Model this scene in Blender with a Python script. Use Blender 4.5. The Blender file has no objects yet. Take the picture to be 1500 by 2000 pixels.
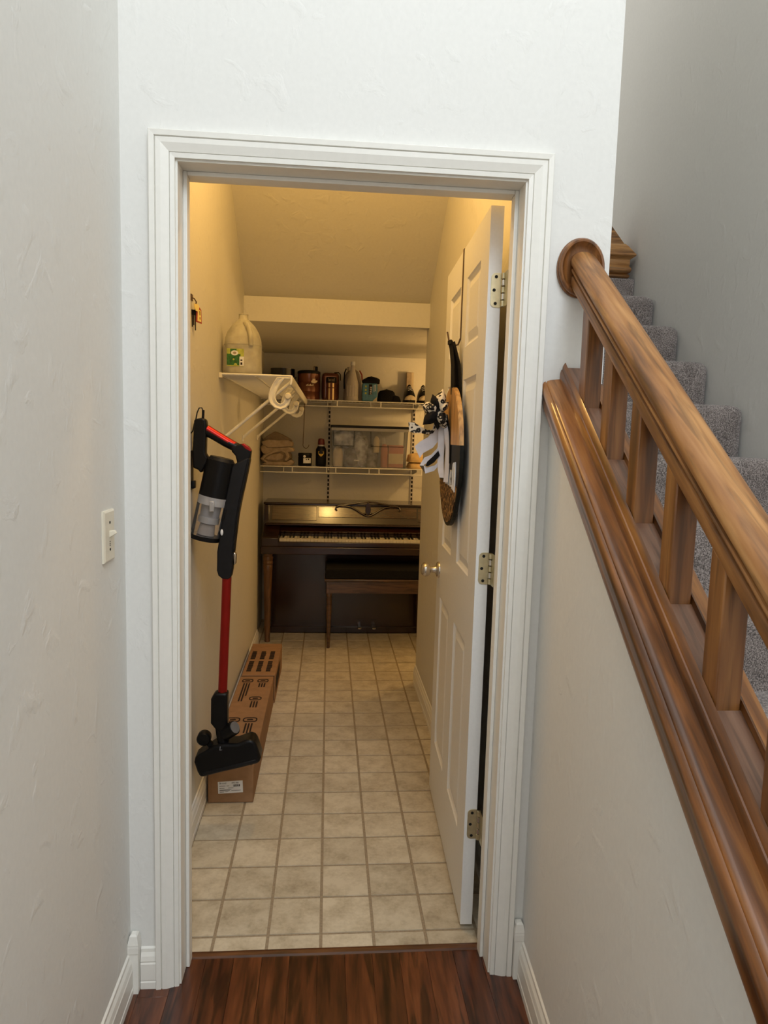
import bpy, math, random
from math import sin, cos, pi, radians
from mathutils import Vector, Matrix
random.seed(7)
SC = bpy.context.scene
COL = SC.collection

# ------------------------------------------------------------------ camera
CAM_LOC = Vector((0.36072, -1.67095, 1.43679))
CAM_ROT = (1.459581, -0.028252, -0.079985)
F_PX = 1335.0                                   # focal length for a 1500 x 2000 frame
cd = bpy.data.cameras.new('camera'); cam = bpy.data.objects.new('camera', cd); COL.objects.link(cam)
cam.location = CAM_LOC; cam.rotation_euler = CAM_ROT
cd.sensor_fit = 'VERTICAL'; cd.sensor_height = 36.0; cd.sensor_width = 27.0; cd.lens = 36.0 * F_PX / 2000.0
cd.clip_start = 0.02; cd.clip_end = 100
SC.camera = cam
# ------------------------------------------------------------------ world, lamps, exposure
W = bpy.data.worlds.new('world'); SC.world = W; W.use_nodes = True
W.node_tree.nodes['Background'].inputs[0].default_value = (1.0, 0.99, 0.965, 1)
W.node_tree.nodes['Background'].inputs[1].default_value = 1.42

def area(name, loc, target, sx, sy, power, col):
    l = bpy.data.lights.new(name, 'AREA'); l.shape = 'RECTANGLE'; l.size = sx; l.size_y = sy
    l.energy = power; l.color = col
    o = bpy.data.objects.new(name, l); COL.objects.link(o); o.location = loc
    o.rotation_euler = (Vector(target) - Vector(loc)).to_track_quat('-Z', 'Y').to_euler()
    return o

def bulb(name, loc, power, col, r):
    l = bpy.data.lights.new(name, 'POINT'); l.energy = power; l.color = col; l.shadow_soft_size = r
    o = bpy.data.objects.new(name, l); COL.objects.link(o); o.location = loc
    return o
area('window_daylight', (1.55, -4.0, 5.6), (0.45, 0, 1.4), 2.4, 2.2, 52, (0.74, 0.87, 1.0))
area('stair_daylight', (1.1, -3.2, 4.6), (1.6, .5, 2.0), 1.2, 1.2, 35, (0.78, 0.89, 1.0))
bulb('closet_bulb', (0.36, 0.62, 2.72), 17.5, (1.0, 0.60, 0.19), 0.05)
bulb('understair_bulb', (1.61, 2.815, 1.78), 14, (1.0, 0.60, 0.22), 0.03)
VS = SC.view_settings
SC.display_settings.display_device = 'sRGB'
VS.view_transform = 'Standard'; VS.look = 'None'; VS.gamma = 1.0; VS.use_curve_mapping = False
VS.exposure = 0.30

# ------------------------------------------------------------------ helpers: geometry
CM = Matrix.Rotation(CAM_ROT[2], 3, 'Z') @ Matrix.Rotation(CAM_ROT[1], 3, 'Y') @ Matrix.Rotation(CAM_ROT[0], 3, 'X')
def at(px, py, Y):
    """world point on the vertical plane y = Y seen at photo pixel (px, py)"""
    d = CM @ Vector(((px - 750) / F_PX, (1000 - py) / F_PX, -1.0))
    return CAM_LOC + d * ((Y - CAM_LOC.y) / d.y)
def atx(px, py, X):
    d = CM @ Vector(((px - 750) / F_PX, (1000 - py) / F_PX, -1.0))
    return CAM_LOC + d * ((X - CAM_LOC.x) / d.x)

class B:
    """collects verts and faces in world coordinates"""
    def __init__(s): s.v = []; s.f = []
    def add(s, v, f):
        n = len(s.v); s.v += [tuple(p) for p in v]; s.f += [tuple(i + n for i in q) for q in f]; return s
    def box(s, x0, x1, y0, y1, z0, z1):
        v = [(x0,y0,z0),(x1,y0,z0),(x1,y1,z0),(x0,y1,z0),(x0,y0,z1),(x1,y0,z1),(x1,y1,z1),(x0,y1,z1)]
        return s.add(v, [(0,3,2,1),(4,5,6,7),(0,1,5,4),(1,2,6,5),(2,3,7,6),(3,0,4,7)])
    def hexa(s, p): return s.add(p, [(0,3,2,1),(4,5,6,7),(0,1,5,4),(1,2,6,5),(2,3,7,6),(3,0,4,7)])
    def loft(s, rings, caps=True, closed=True):
        n = len(rings[0]); v = [p for r in rings for p in r]; f = []
        for i in range(len(rings) - 1):
            for j in range(n if closed else n - 1):
                k = (j + 1) % n
                f.append((i*n+j, i*n+k, (i+1)*n+k, (i+1)*n+j))
        if caps and closed:
            f.append(tuple(range(n-1, -1, -1))); f.append(tuple((len(rings)-1)*n + j for j in range(n)))
        return s.add(v, f)
    def prism(s, poly, fn, t0, t1):
        """poly: 2D outline; fn(u, v, t) gives the world point"""
        return s.loft([[fn(u, v, t0) for u, v in poly], [fn(u, v, t1) for u, v in poly]])
    def lathe(s, prof, c, n=24, ax='z', sx=1.0, sy=1.0):
        """prof: (radius, height) pairs around axis ax through c"""
        rings = []
        for r, h in prof:
            ring = []
            for i in range(n):
                a = 2*pi*i/n; u = r*cos(a)*sx; w = r*sin(a)*sy
                ring.append({'z': (c[0]+u, c[1]+w, c[2]+h), 'y': (c[0]+u, c[1]+h, c[2]+w), 'x': (c[0]+h, c[1]+u, c[2]+w)}[ax])
            rings.append(ring)
        return s.loft(rings)
    def tube(s, path, r, n=8, r1=None, caps=True):
        P = [Vector(p) for p in path]; rings = []; up = None
        for i, p in enumerate(P):
            t = (P[min(i+1, len(P)-1)] - P[max(i-1, 0)]).normalized()
            if up is None:
                up = Vector((0,0,1)) if abs(t.z) < .9 else Vector((0,1,0))
            a = t.cross(up).normalized(); b = a.cross(t).normalized(); up = b
            rr = r if r1 is None else r + (r1 - r) * i / max(1, len(P)-1)
            rings.append([p + a*rr*cos(2*pi*j/n) + b*rr*sin(2*pi*j/n) for j in range(n)])
        return s.loft(rings, caps)
    def ribbon(s, path, wvec, th=.0012):
        """flat band along path, half width vector wvec (one or one per point), thickness th"""
        P = [Vector(p) for p in path]; rings = []
        for i, p in enumerate(P):
            w = Vector(wvec[i] if isinstance(wvec[0], (tuple, list, Vector)) else wvec)
            t = (P[min(i+1, len(P)-1)] - P[max(i-1, 0)]).normalized()
            nrm = t.cross(w); nrm = nrm.normalized() * th if nrm.length > 1e-9 else Vector((th,0,0))
            rings.append([p - w - nrm, p + w - nrm, p + w + nrm, p - w + nrm])
        return s.loft(rings)
    def sphere(s, c, r, n=14, m=9, sc=(1,1,1)):
        return s.lathe2(c, [(r*sin(pi*i/m), -r*cos(pi*i/m)) for i in range(m+1)], n, sc)
    def lathe2(s, c, prof, n, sc):
        return s.loft([[(c[0]+max(q,1e-5)*cos(2*pi*j/n)*sc[0], c[1]+max(q,1e-5)*sin(2*pi*j/n)*sc[1], c[2]+h*sc[2]) for j in range(n)] for q, h in prof])

def rootloc(o):
    v = Vector((0,0,0))
    while o: v += o.location; o = o.parent
    return v
def obj(name, b, mat, parent=None, smooth=False, bevel=0, seg=2, label=None, kind=None, loc=None, sub=0):
    me = bpy.data.meshes.new(name)
    off = rootloc(parent) if parent else Vector((0,0,0))
    L = Vector(loc) if loc is not None else Vector((0,0,0))
    me.from_pydata([tuple(Vector(p) - off - L) for p in b.v], [], b.f)
    me.update()
    import bmesh
    bm = bmesh.new(); bm.from_mesh(me)
    bmesh.ops.remove_doubles(bm, verts=bm.verts, dist=1e-6)
    bmesh.ops.recalc_face_normals(bm, faces=bm.faces); bm.to_mesh(me); bm.free()
    me.materials.append(mat)
    o = bpy.data.objects.new(name, me); COL.objects.link(o); o.location = L
    if parent: o.parent = parent
    if smooth:
        for p in me.polygons: p.use_smooth = True
        try: me.set_sharp_from_angle(angle=radians(42))
        except Exception: pass
    if sub:
        m = o.modifiers.new('sub', 'SUBSURF'); m.levels = sub; m.render_levels = sub
    if bevel:
        m = o.modifiers.new('bevel', 'BEVEL'); m.width = bevel; m.segments = seg; m.limit_method = 'ANGLE'; m.angle_limit = radians(40)
        m.harden_normals = False
        for p in me.polygons: p.use_smooth = True
        try: me.set_sharp_from_angle(angle=radians(50))
        except Exception: pass
    if label: o['label'] = label
    if kind: o['kind'] = kind
    return o
def thing(name, label, cat, loc, group=None):
    o = bpy.data.objects.new(name, None); COL.objects.link(o); o.location = loc
    o.empty_display_size = .05
    o['label'] = label; o['category'] = cat
    if group: o['group'] = group
    return o
def tag(o, label, cat, group=None):
    o['label'] = label; o['category'] = cat
    if group: o['group'] = group
    return o
def struct(name, b, mat, **k): return obj(name, b, mat, kind='structure', **k)
def sroot(name, loc=(0,0,0)):
    o = bpy.data.objects.new(name, None); COL.objects.link(o); o.location = loc; o['kind'] = 'structure'; o.empty_display_size = .05
    return o
def dup(o, loc, label=None):
    c = o.copy(); COL.objects.link(c); c.location = loc
    if label: c['label'] = label
    for ch in list(o.children):
        d = ch.copy(); COL.objects.link(d); d.parent = c
    return c
def text_mesh(body, size, fn, extrude=0.0):
    """flat lettering as a B; fn maps (u, v) to world"""
    cu = bpy.data.curves.new('t', 'FONT'); cu.body = body; cu.size = size; cu.resolution_u = 3
    o = bpy.data.objects.new('t', cu); COL.objects.link(o)
    dg = bpy.context.evaluated_depsgraph_get(); me = o.evaluated_get(dg).to_mesh()
    b = B(); b.add([fn(v.co.x, v.co.y) for v in me.vertices], [tuple(p.vertices) for p in me.polygons])
    o.evaluated_get(dg).to_mesh_clear(); bpy.data.objects.remove(o); bpy.data.curves.remove(cu)
    return b

# ------------------------------------------------------------------ helpers: materials
def nt(name, rough=.5, spec=.5, metal=0.0):
    m = bpy.data.materials.new(name); m.use_nodes = True
    t = m.node_tree; p = t.nodes['Principled BSDF']
    p.inputs['Roughness'].default_value = rough; p.inputs['Metallic'].default_value = metal
    p.inputs['Specular IOR Level'].default_value = spec
    return m, t, p
def N(t, typ, **k):
    n = t.nodes.new(typ)
    for a, v in k.items():
        if a.startswith('i_'): n.inputs[a[2:].replace('_', ' ')].default_value = v
        else: setattr(n, a, v)
    return n
def c4(c): return (c[0], c[1], c[2], 1)
def coords(t, scale=(1,1,1), rot=(0,0,0), rnd=False):
    tc = N(t, 'ShaderNodeTexCoord'); mp = N(t, 'ShaderNodeMapping')
    mp.inputs['Scale'].default_value = scale; mp.inputs['Rotation'].default_value = rot
    t.links.new(tc.outputs['Object'], mp.inputs['Vector'])
    if rnd:
        oi = N(t, 'ShaderNodeObjectInfo'); ml = N(t, 'ShaderNodeMath', operation='MULTIPLY'); ml.inputs[1].default_value = 37.0
        t.links.new(oi.outputs['Random'], ml.inputs[0])
        cb = N(t, 'ShaderNodeCombineXYZ')
        for i in range(3): t.links.new(ml.outputs[0], cb.inputs[i])
        t.links.new(cb.outputs[0], mp.inputs['Location'])
    return mp
def ramp(t, fac, stops):
    r = N(t, 'ShaderNodeValToRGB'); e = r.color_ramp.elements
    while len(e) < len(stops): e.new(.5)
    for k, (p, c) in zip(e, stops): k.position = p; k.color = c4(c)
    t.links.new(fac, r.inputs[0]); return r
def bump(t, p, h, strength=.3, dist=.002):
    b = N(t, 'ShaderNodeBump'); b.inputs['Strength'].default_value = strength; b.inputs['Distance'].default_value = dist
    t.links.new(h, b.inputs['Height']); t.links.new(b.outputs[0], p.inputs['Normal']); return b
def plain(name, col, rough=.5, spec=.5, metal=0.0, var=.06, scale=40, bmp=0.0, coat=0):
    m, t, p = nt(name, rough, spec, metal)
    mp = coords(t); n = N(t, 'ShaderNodeTexNoise'); n.inputs['Scale'].default_value = scale; n.inputs['Detail'].default_value = 4
    t.links.new(mp.outputs[0], n.inputs['Vector'])
    a = tuple(max(0, c*(1-var)) for c in col); b_ = tuple(min(1, c*(1+var)) for c in col)
    r = ramp(t, n.outputs[0], [(.3, a), (.7, b_)]); t.links.new(r.outputs[0], p.inputs['Base Color'])
    if bmp: bump(t, p, n.outputs[0], bmp, .001)
    if coat: p.inputs['Coat Weight'].default_value = coat; p.inputs['Coat Roughness'].default_value = .12
    return m
def paint(name, col, rough=.62, knock=.42):
    """wall paint over a hand-trowelled texture"""
    m, t, p = nt(name, rough, .35)
    mp = coords(t, (1,1,.8))
    n1 = N(t, 'ShaderNodeTexNoise'); n1.inputs['Scale'].default_value = 16; n1.inputs['Detail'].default_value = 6; n1.inputs['Distortion'].default_value = .5
    n2 = N(t, 'ShaderNodeTexNoise'); n2.inputs['Scale'].default_value = 130; n2.inputs['Detail'].default_value = 3
    for n in (n1, n2): t.links.new(mp.outputs[0], n.inputs['Vector'])
    rr = ramp(t, n1.outputs[0], [(.56, (0,0,0)), (.70, (1,1,1))])
    mx = N(t, 'ShaderNodeMath', operation='MULTIPLY_ADD'); mx.inputs[1].default_value = .14
    t.links.new(n2.outputs[0], mx.inputs[0]); t.links.new(rr.outputs[0], mx.inputs[2])
    bump(t, p, mx.outputs[0], knock, .0022)
    n3 = N(t, 'ShaderNodeTexNoise'); n3.inputs['Scale'].default_value = 90; n3.inputs['Detail'].default_value = 6
    t.links.new(mp.outputs[0], n3.inputs['Vector'])
    r = ramp(t, n3.outputs[0], [(.3, tuple(c*.965 for c in col)), (.7, col)]); t.links.new(r.outputs[0], p.inputs['Base Color'])
    return m
def wood(name, dark, mid, light, axis='y', rot=(0,0,0), rough=.3, coat=.35, scale=9, stretch=.07, rnd=False, patch=None, fine=60, bmp=.06, pore=70, pdark=.62):
    m, t, p = nt(name, rough, .5)
    sc = [1,1,1]; sc['xyz'.index(axis)] = stretch
    mp = coords(t, (1,1,1), rot, rnd); mp2 = N(t, 'ShaderNodeMapping'); mp2.inputs['Scale'].default_value = sc
    t.links.new(mp.outputs[0], mp2.inputs['Vector'])
    n = N(t, 'ShaderNodeTexNoise'); n.inputs['Scale'].default_value = scale; n.inputs['Detail'].default_value = 7; n.inputs['Distortion'].default_value = 1.2
    n2 = N(t, 'ShaderNodeTexNoise'); n2.inputs['Scale'].default_value = fine; n2.inputs['Detail'].default_value = 3
    for q in (n, n2): t.links.new(mp2.outputs[0], q.inputs['Vector'])
    wv = N(t, 'ShaderNodeMath', operation='MULTIPLY_ADD'); wv.inputs[1].default_value = .45
    t.links.new(n2.outputs[0], wv.inputs[0])
    sub = N(t, 'ShaderNodeMath', operation='MULTIPLY'); sub.inputs[1].default_value = .6; t.links.new(n.outputs[0], sub.inputs[0]); t.links.new(sub.outputs[0], wv.inputs[2])
    r = ramp(t, wv.outputs[0], [(.40, dark), (.53, mid), (.66, light)])
    n3 = N(t, 'ShaderNodeTexNoise'); n3.inputs['Scale'].default_value = pore; n3.inputs['Detail'].default_value = 4; n3.inputs['Distortion'].default_value = .8
    t.links.new(mp2.outputs[0], n3.inputs['Vector'])
    pr_ = ramp(t, n3.outputs[0], [(.36, (pdark, pdark, pdark)), (.50, (1, 1, 1))])
    mxp = N(t, 'ShaderNodeMix'); mxp.data_type = 'RGBA'; mxp.blend_type = 'MULTIPLY'; mxp.inputs[0].default_value = 1.0
    t.links.new(r.outputs[0], mxp.inputs[6]); t.links.new(pr_.outputs[0], mxp.inputs[7])
    last = mxp.outputs[2]
    if rnd:
        oi = N(t, 'ShaderNodeObjectInfo'); hs = N(t, 'ShaderNodeHueSaturation')
        mr = N(t, 'ShaderNodeMapRange'); mr.inputs['To Min'].default_value = .80; mr.inputs['To Max'].default_value = 1.15
        t.links.new(oi.outputs['Random'], mr.inputs['Value']); t.links.new(mr.outputs[0], hs.inputs['Value'])
        t.links.new(last, hs.inputs['Color']); last = hs.outputs[0]
    t.links.new(last, p.inputs['Base Color'])
    p.inputs['Coat Weight'].default_value = coat; p.inputs['Coat Roughness'].default_value = .14
    bump(t, p, wv.outputs[0], bmp, .0015)
    return m
def clear(name, col, gl=.16, rough=.12, haze=.12):
    """thin clear plastic: mostly see-through, a little haze and gloss"""
    m = bpy.data.materials.new(name); m.use_nodes = True; t = m.node_tree
    t.nodes.remove(t.nodes['Principled BSDF']); out = t.nodes['Material Output']
    tr = N(t, 'ShaderNodeBsdfTransparent'); tr.inputs[0].default_value = c4(col)
    df = N(t, 'ShaderNodeBsdfDiffuse'); df.inputs[0].default_value = c4(tuple(c*.8 for c in col))
    g_ = N(t, 'ShaderNodeBsdfGlossy'); g_.inputs['Roughness'].default_value = rough
    n = N(t, 'ShaderNodeTexNoise'); n.inputs['Scale'].default_value = 25; mp = coords(t); t.links.new(mp.outputs[0], n.inputs['Vector'])
    mr = N(t, 'ShaderNodeMapRange'); mr.inputs['To Min'].default_value = haze*.6; mr.inputs['To Max'].default_value = haze*1.4
    t.links.new(n.outputs[0], mr.inputs['Value'])
    m1 = N(t, 'ShaderNodeMixShader'); t.links.new(mr.outputs[0], m1.inputs[0]); t.links.new(tr.outputs[0], m1.inputs[1]); t.links.new(df.outputs[0], m1.inputs[2])
    fr = N(t, 'ShaderNodeLayerWeight'); fr.inputs['Blend'].default_value = gl
    m2 = N(t, 'ShaderNodeMixShader'); t.links.new(fr.outputs['Fresnel'], m2.inputs[0]); t.links.new(m1.outputs[0], m2.inputs[1]); t.links.new(g_.outputs[0], m2.inputs[2])
    t.links.new(m2.outputs[0], out.inputs[0]); return m
def leopard(name, ground, spot, mid, scale, rough=.7, lo=.64):
    m, t, p = nt(name, rough, .3)
    mp = coords(t); n = N(t, 'ShaderNodeTexNoise'); n.inputs['Scale'].default_value = scale*.9; n.inputs['Detail'].default_value = 1; n.inputs['Distortion'].default_value = .6
    v = N(t, 'ShaderNodeTexVoronoi'); v.inputs['Scale'].default_value = scale
    t.links.new(mp.outputs[0], n.inputs['Vector']); t.links.new(mp.outputs[0], v.inputs['Vector'])
    ad = N(t, 'ShaderNodeMath', operation='MULTIPLY_ADD'); ad.inputs[1].default_value = .45; t.links.new(n.outputs[0], ad.inputs[0]); t.links.new(v.outputs['Distance'], ad.inputs[2])
    r = ramp(t, ad.outputs[0], [(.40, mid), (.44, spot), (lo, spot), (lo+.05, ground)])
    r.color_ramp.interpolation = 'CONSTANT' if False else 'LINEAR'
    t.links.new(r.outputs[0], p.inputs['Base Color']); return m

WALLC = (.795, .785, .745)
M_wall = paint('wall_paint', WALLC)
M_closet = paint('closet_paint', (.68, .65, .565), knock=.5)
M_trim = plain('trim_paint', (.84, .82, .755), .38, .5, var=.015, scale=60)
M_door = plain('door_paint', (.80, .79, .76), .42, .5, var=.02, scale=120, bmp=.05)
M_stair = wood('honey_oak', (.085, .030, .008), (.235, .084, .018), (.40, .17, .043), 'y', (radians(-34.2), 0, 0), .30, .25, 10, .07)
M_baluster = wood('honey_oak_baluster', (.10, .036, .009), (.22, .082, .020), (.36, .155, .042), 'z', (0,0,0), .36, .2, 11, .06)
M_rail = wood('honey_oak_rail', (.14, .055, .014), (.31, .130, .034), (.48, .24, .080), 'y', (radians(-34.2), 0, 0), .48, .08, 12, .07)
M_fillet = wood('plum_oak', (.15, .065, .032), (.24, .115, .062), (.34, .18, .11), 'y', (radians(-34.2), 0, 0), .35, .3, 7, .09)
M_newel = wood('honey_oak_newel', (.15, .062, .016), (.33, .150, .042), (.48, .25, .085), 'x', (0,0,0), .42, .1, 10, .12)
M_plank = wood('plank_oak', (.040, .011, .0045), (.100, .027, .0095), (.165, .052, .018), 'y', (0,0,0), .30, .3, 9, .10, rnd=True, fine=75, pore=38, pdark=.34)
M_strip = wood('threshold_oak', (.05, .018, .007), (.10, .036, .013), (.14, .055, .02), 'x', (0,0,0), .4, .2, 9, .1)
M_maho = wood('mahogany', (.012, .0036, .0025), (.024, .0072, .0045), (.042, .013, .007), 'x', (0,0,0), .22, .5, 6, .12)
M_mahoz = wood('mahogany_leg', (.10, .045, .018), (.17, .08, .032), (.24, .12, .05), 'z', (0,0,0), .3, .3, 8, .12)
M_bench = wood('bench_wood', (.05, .024, .012), (.09, .045, .022), (.13, .065, .03), 'x', (0,0,0), .3, .4, 8, .12)
M_blk = plain('black_plastic', (.0045, .0045, .005), .38, .22, var=.15, scale=50)
M_blk2 = plain('charcoal_plastic', (.010, .010, .011), .42, .22, var=.15, scale=50)
M_blkcloth = plain('black_cloth', (.010, .009, .009), .9, .2, var=.3, scale=120, bmp=.4)
M_red = plain('red_anodised', (.34, .018, .013), .32, .5, .75, var=.06, scale=20)
M_white = plain('white_vinyl_wire', (.86, .84, .78), .4, .5, var=.03)
M_ivory = plain('ivory_plastic', (.78, .72, .58), .4, .5, var=.03)
M_key = plain('ivory_key', (.80, .74, .58), .3, .5, var=.05, scale=90)
M_steel = plain('satin_nickel', (.62, .58, .52), .26, .5, 1.0, var=.05)
M_brassy = plain('aged_brass', (.60, .54, .36), .42, .5, 1.0, var=.10, scale=60)
M_brown = plain('brown_wire', (.10, .055, .03), .5, .4)
M_card = plain('cardboard', (.31, .175, .088), .85, .2, var=.10, scale=25, bmp=.08)
M_cardi = plain('cardboard_edge', (.12, .07, .04), .9, .1)
M_ink = plain('brown_black_ink', (.022, .014, .011), .8, .2)
M_paper = plain('paper_label', (.80, .80, .80), .7, .3, var=.02)
M_grey = plain('grey_plastic', (.30, .30, .31), .4, .5)
M_dgrey = plain('dark_grey_lens', (.13, .13, .135), .4, .4)
M_silver = plain('grey_silver', (.45, .45, .46), .35, .5, .3)
M_slot = plain('slotted_steel_dark', (.012, .011, .010), .7, .2)
M_glass = clear('dust_bin_plastic', (.93, .92, .92), .2, .08, .10)
M_tote = clear('tote_plastic', (.93, .94, .96), .16, .14, .10)
M_jug = clear('milky_plastic', (.90, .86, .70), .25, .4, .50)
M_ribw = plain('lilac_white_ribbon', (.68, .66, .70), .55, .4, var=.05)
M_leop = leopard('leopard_ribbon', (.78, .70, .55), (.012, .010, .009), (.66, .58, .42), 62, lo=.75)
M_leop2 = leopard('leopard_print', (.34, .19, .075), (.035, .016, .008), (.20, .10, .04), 75, lo=.76)
M_signwood = wood('sign_pine', (.42, .22, .07), (.56, .32, .12), (.68, .43, .18), 'z', (0,0,0), .5, .1, 14, .06)
M_signblk = plain('sign_black', (.010, .011, .010), .5, .15, var=.2)
M_tan = plain('tan_canvas', (.40, .31, .22), .85, .2, var=.18, scale=35, bmp=.3)
M_tan2 = plain('tan_canvas_deep', (.22, .165, .11), .85, .2, var=.18, scale=35)
M_mottle = plain('mottled_grey', (.40, .41, .45), .6, .3, var=.75, scale=22)
M_mottle2 = plain('mottled_dark_grey', (.16, .155, .16), .6, .3, var=.8, scale=26)
M_navy = plain('navy_enamel', (.006, .007, .022), .15, .6, coat=.6)
M_copper = plain('brown_enamel', (.20, .060, .026), .25, .6, .35, var=.2, scale=12, coat=.4)
M_gold = plain('gold_foil_and_glint', (.86, .66, .36), .40, .6, .45)
M_bottle = plain('grey_white_plastic', (.52, .48, .44), .45, .4, var=.05)
M_bag = plain('greyish_bag', (.36, .31, .27), .7, .3, var=.12, scale=20)
M_blue = plain('teal_blue_print', (.075, .21, .31), .4, .4, var=.2, scale=60)
M_dkred = plain('dark_red_cap', (.11, .012, .012), .4, .5)
M_yellow = plain('yellow_print', (.75, .50, .06), .5, .4)
M_cream = plain('cream_rubber', (.62, .52, .36), .6, .3)
M_beige = plain('beige_cloth', (.64, .44, .20), .85, .2, var=.1, scale=30, bmp=.25)
M_pink = plain('salmon_plastic', (.50, .20, .16), .5, .4)
M_green = plain('green_print', (.03, .13, .025), .5, .4, var=.5, scale=90)
M_lime = plain('lime_print', (.42, .46, .08), .5, .4, var=.2, scale=80)
M_tagred = plain('red_tag', (.36, .045, .03), .5, .4)
M_yelltag = plain('yellow_tag', (.85, .66, .22), .6, .3)

def tile_mat(name):
    m, t, p = nt(name, .42, .4)
    mp = coords(t, (1,1,1), (0,0,0), True)
    n = N(t, 'ShaderNodeTexNoise'); n.inputs['Scale'].default_value = 13; n.inputs['Detail'].default_value = 7; n.inputs['Roughness'].default_value = .65
    n2 = N(t, 'ShaderNodeTexNoise'); n2.inputs['Scale'].default_value = 90; n2.inputs['Detail'].default_value = 3
    for q in (n, n2): t.links.new(mp.outputs[0], q.inputs['Vector'])
    ad = N(t, 'ShaderNodeMath', operation='MULTIPLY_ADD'); ad.inputs[1].default_value = .25
    t.links.new(n2.outputs[0], ad.inputs[0]); t.links.new(n.outputs[0], ad.inputs[2])
    r = ramp(t, ad.outputs[0], [(.40, (.36, .30, .21)), (.58, (.50, .435, .32)), (.74, (.60, .535, .41))])
    oi = N(t, 'ShaderNodeObjectInfo'); hs = N(t, 'ShaderNodeHueSaturation'); mr = N(t, 'ShaderNodeMapRange')
    mr.inputs['To Min'].default_value = .90; mr.inputs['To Max'].default_value = 1.08
    t.links.new(oi.outputs['Random'], mr.inputs['Value']); t.links.new(mr.outputs[0], hs.inputs['Value']); t.links.new(r.outputs[0], hs.inputs['Color'])
    t.links.new(hs.outputs[0], p.inputs['Base Color'])
    bump(t, p, ad.outputs[0], .08, .001); return m
M_tile = tile_mat('vinyl_tile')
M_grout = plain('grout', (.31, .245, .165), .7, .3, var=.15, scale=150)
def carpet(name):
    m, t, p = nt(name, .95, .1)
    mp = coords(t); n = N(t, 'ShaderNodeTexNoise'); n.inputs['Scale'].default_value = 260; n.inputs['Detail'].default_value = 4
    n2 = N(t, 'ShaderNodeTexNoise'); n2.inputs['Scale'].default_value = 14
    for q in (n, n2): t.links.new(mp.outputs[0], q.inputs['Vector'])
    ad = N(t, 'ShaderNodeMath', operation='MULTIPLY_ADD'); ad.inputs[1].default_value = .22; t.links.new(n2.outputs[0], ad.inputs[0]); t.links.new(n.outputs[0], ad.inputs[2])
    r = ramp(t, ad.outputs[0], [(.46, (.085, .070, .062)), (.60, (.235, .195, .175)), (.76, (.45, .385, .35))]); t.links.new(r.outputs[0], p.inputs['Base Color'])
    p.inputs['Sheen Weight'].default_value = .25
    bump(t, p, n.outputs[0], .9, .006); return m
M_carpet = carpet('stair_carpet')

# ================================================================== STRUCTURE
DW, DH = .8214, 2.05            # door opening between casings
XLC, XRC, XLR = -.10, .893, -.123
YB = 3.55                       # closet back wall
SD = .05                        # the stair flight runs along (SD, 1, SS)
SS = .68
ZTOP = 5.0
T = .128                        # door wall thickness
b = B()
b.box(-.40, -.016, 0, T, 0, ZTOP); b.box(DW+.016, 1.033, 0, T, 0, ZTOP); b.box(-.016, DW+.016, 0, T, DH+.014, ZTOP)
struct('wall_front', b, M_wall)
struct('wall_left', B().box(-.40, XLR, -3.2, 0, 0, ZTOP), M_wall)
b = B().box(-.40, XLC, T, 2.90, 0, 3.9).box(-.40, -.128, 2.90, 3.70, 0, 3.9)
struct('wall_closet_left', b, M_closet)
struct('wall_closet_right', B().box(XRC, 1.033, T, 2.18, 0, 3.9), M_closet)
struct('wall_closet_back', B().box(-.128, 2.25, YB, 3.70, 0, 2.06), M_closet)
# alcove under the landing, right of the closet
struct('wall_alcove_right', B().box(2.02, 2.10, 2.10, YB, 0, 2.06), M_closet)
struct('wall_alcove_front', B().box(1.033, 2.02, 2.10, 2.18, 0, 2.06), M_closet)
struct('added_shadow_post', B().box(1.42, 1.46, 2.80, 2.925, 0, 2.022), M_closet)  # unseen post, added to block the under-stair bulb and darken the piano end
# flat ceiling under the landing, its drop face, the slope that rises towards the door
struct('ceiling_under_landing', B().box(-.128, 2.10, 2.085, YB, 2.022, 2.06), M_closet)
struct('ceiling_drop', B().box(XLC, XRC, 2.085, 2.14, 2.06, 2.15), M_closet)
b = B().hexa([(XLC, T, 3.66), (XRC, T, 3.66), (XRC, 2.14, 2.143), (XLC, 2.14, 2.143), (XLC, T, 3.76), (XRC, T, 3.76), (XRC, 2.14, 2.25), (XLC, 2.14, 2.25)])
struct('ceiling_slope', b, M_closet)
# knee wall under the stair rail, far stair wall
def st(x, y, z): return (x + SD*y, y, z + SS*y)      # a point of the stair cross-section (x, z at y = 0) moved along the flight
YE = -2.15
b = B().hexa([st(.905,0,-SS*0)[:2]+(0,), st(1.033,0,0)[:2]+(0,), (1.033+SD*YE, YE, 0), (.905+SD*YE, YE, 0)][0:0] or
             [(.905, 0, 0), (1.033, 0, 0), (1.033+SD*YE, YE, 0), (.905+SD*YE, YE, 0),
              (.905, 0, 1.53), (1.033, 0, 1.53), (1.033+SD*YE, YE, 1.53+SS*YE), (.905+SD*YE, YE, 1.53+SS*YE)])
struct('wall_right', b, M_wall)
XW = 1.85
b = B().hexa([(XW+SD*-3.2, -3.2, 0), (XW+.2, -3.2, 0), (XW+.45, 3.9, 0), (XW+SD*3.9, 3.9, 0), (XW+SD*-3.2, -3.2, ZTOP), (XW+.2, -3.2, ZTOP), (XW+.45, 3.9, ZTOP), (XW+SD*3.9, 3.9, ZTOP)])
struct('wall_stair_right', b, M_wall)
struct('ceiling_stairwell', B().box(.90, XW+.5, .0, 4.0, 4.6, 4.7), M_wall)
struct('wall_stair_end', B().box(-.4, XW+.3, 3.9, 4.0, 2.4, ZTOP), M_wall)

struct('wall_room_back', B().box(-2.6, XW+2.2, -6.1, -6, 0, 3.6), M_wall)
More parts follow.
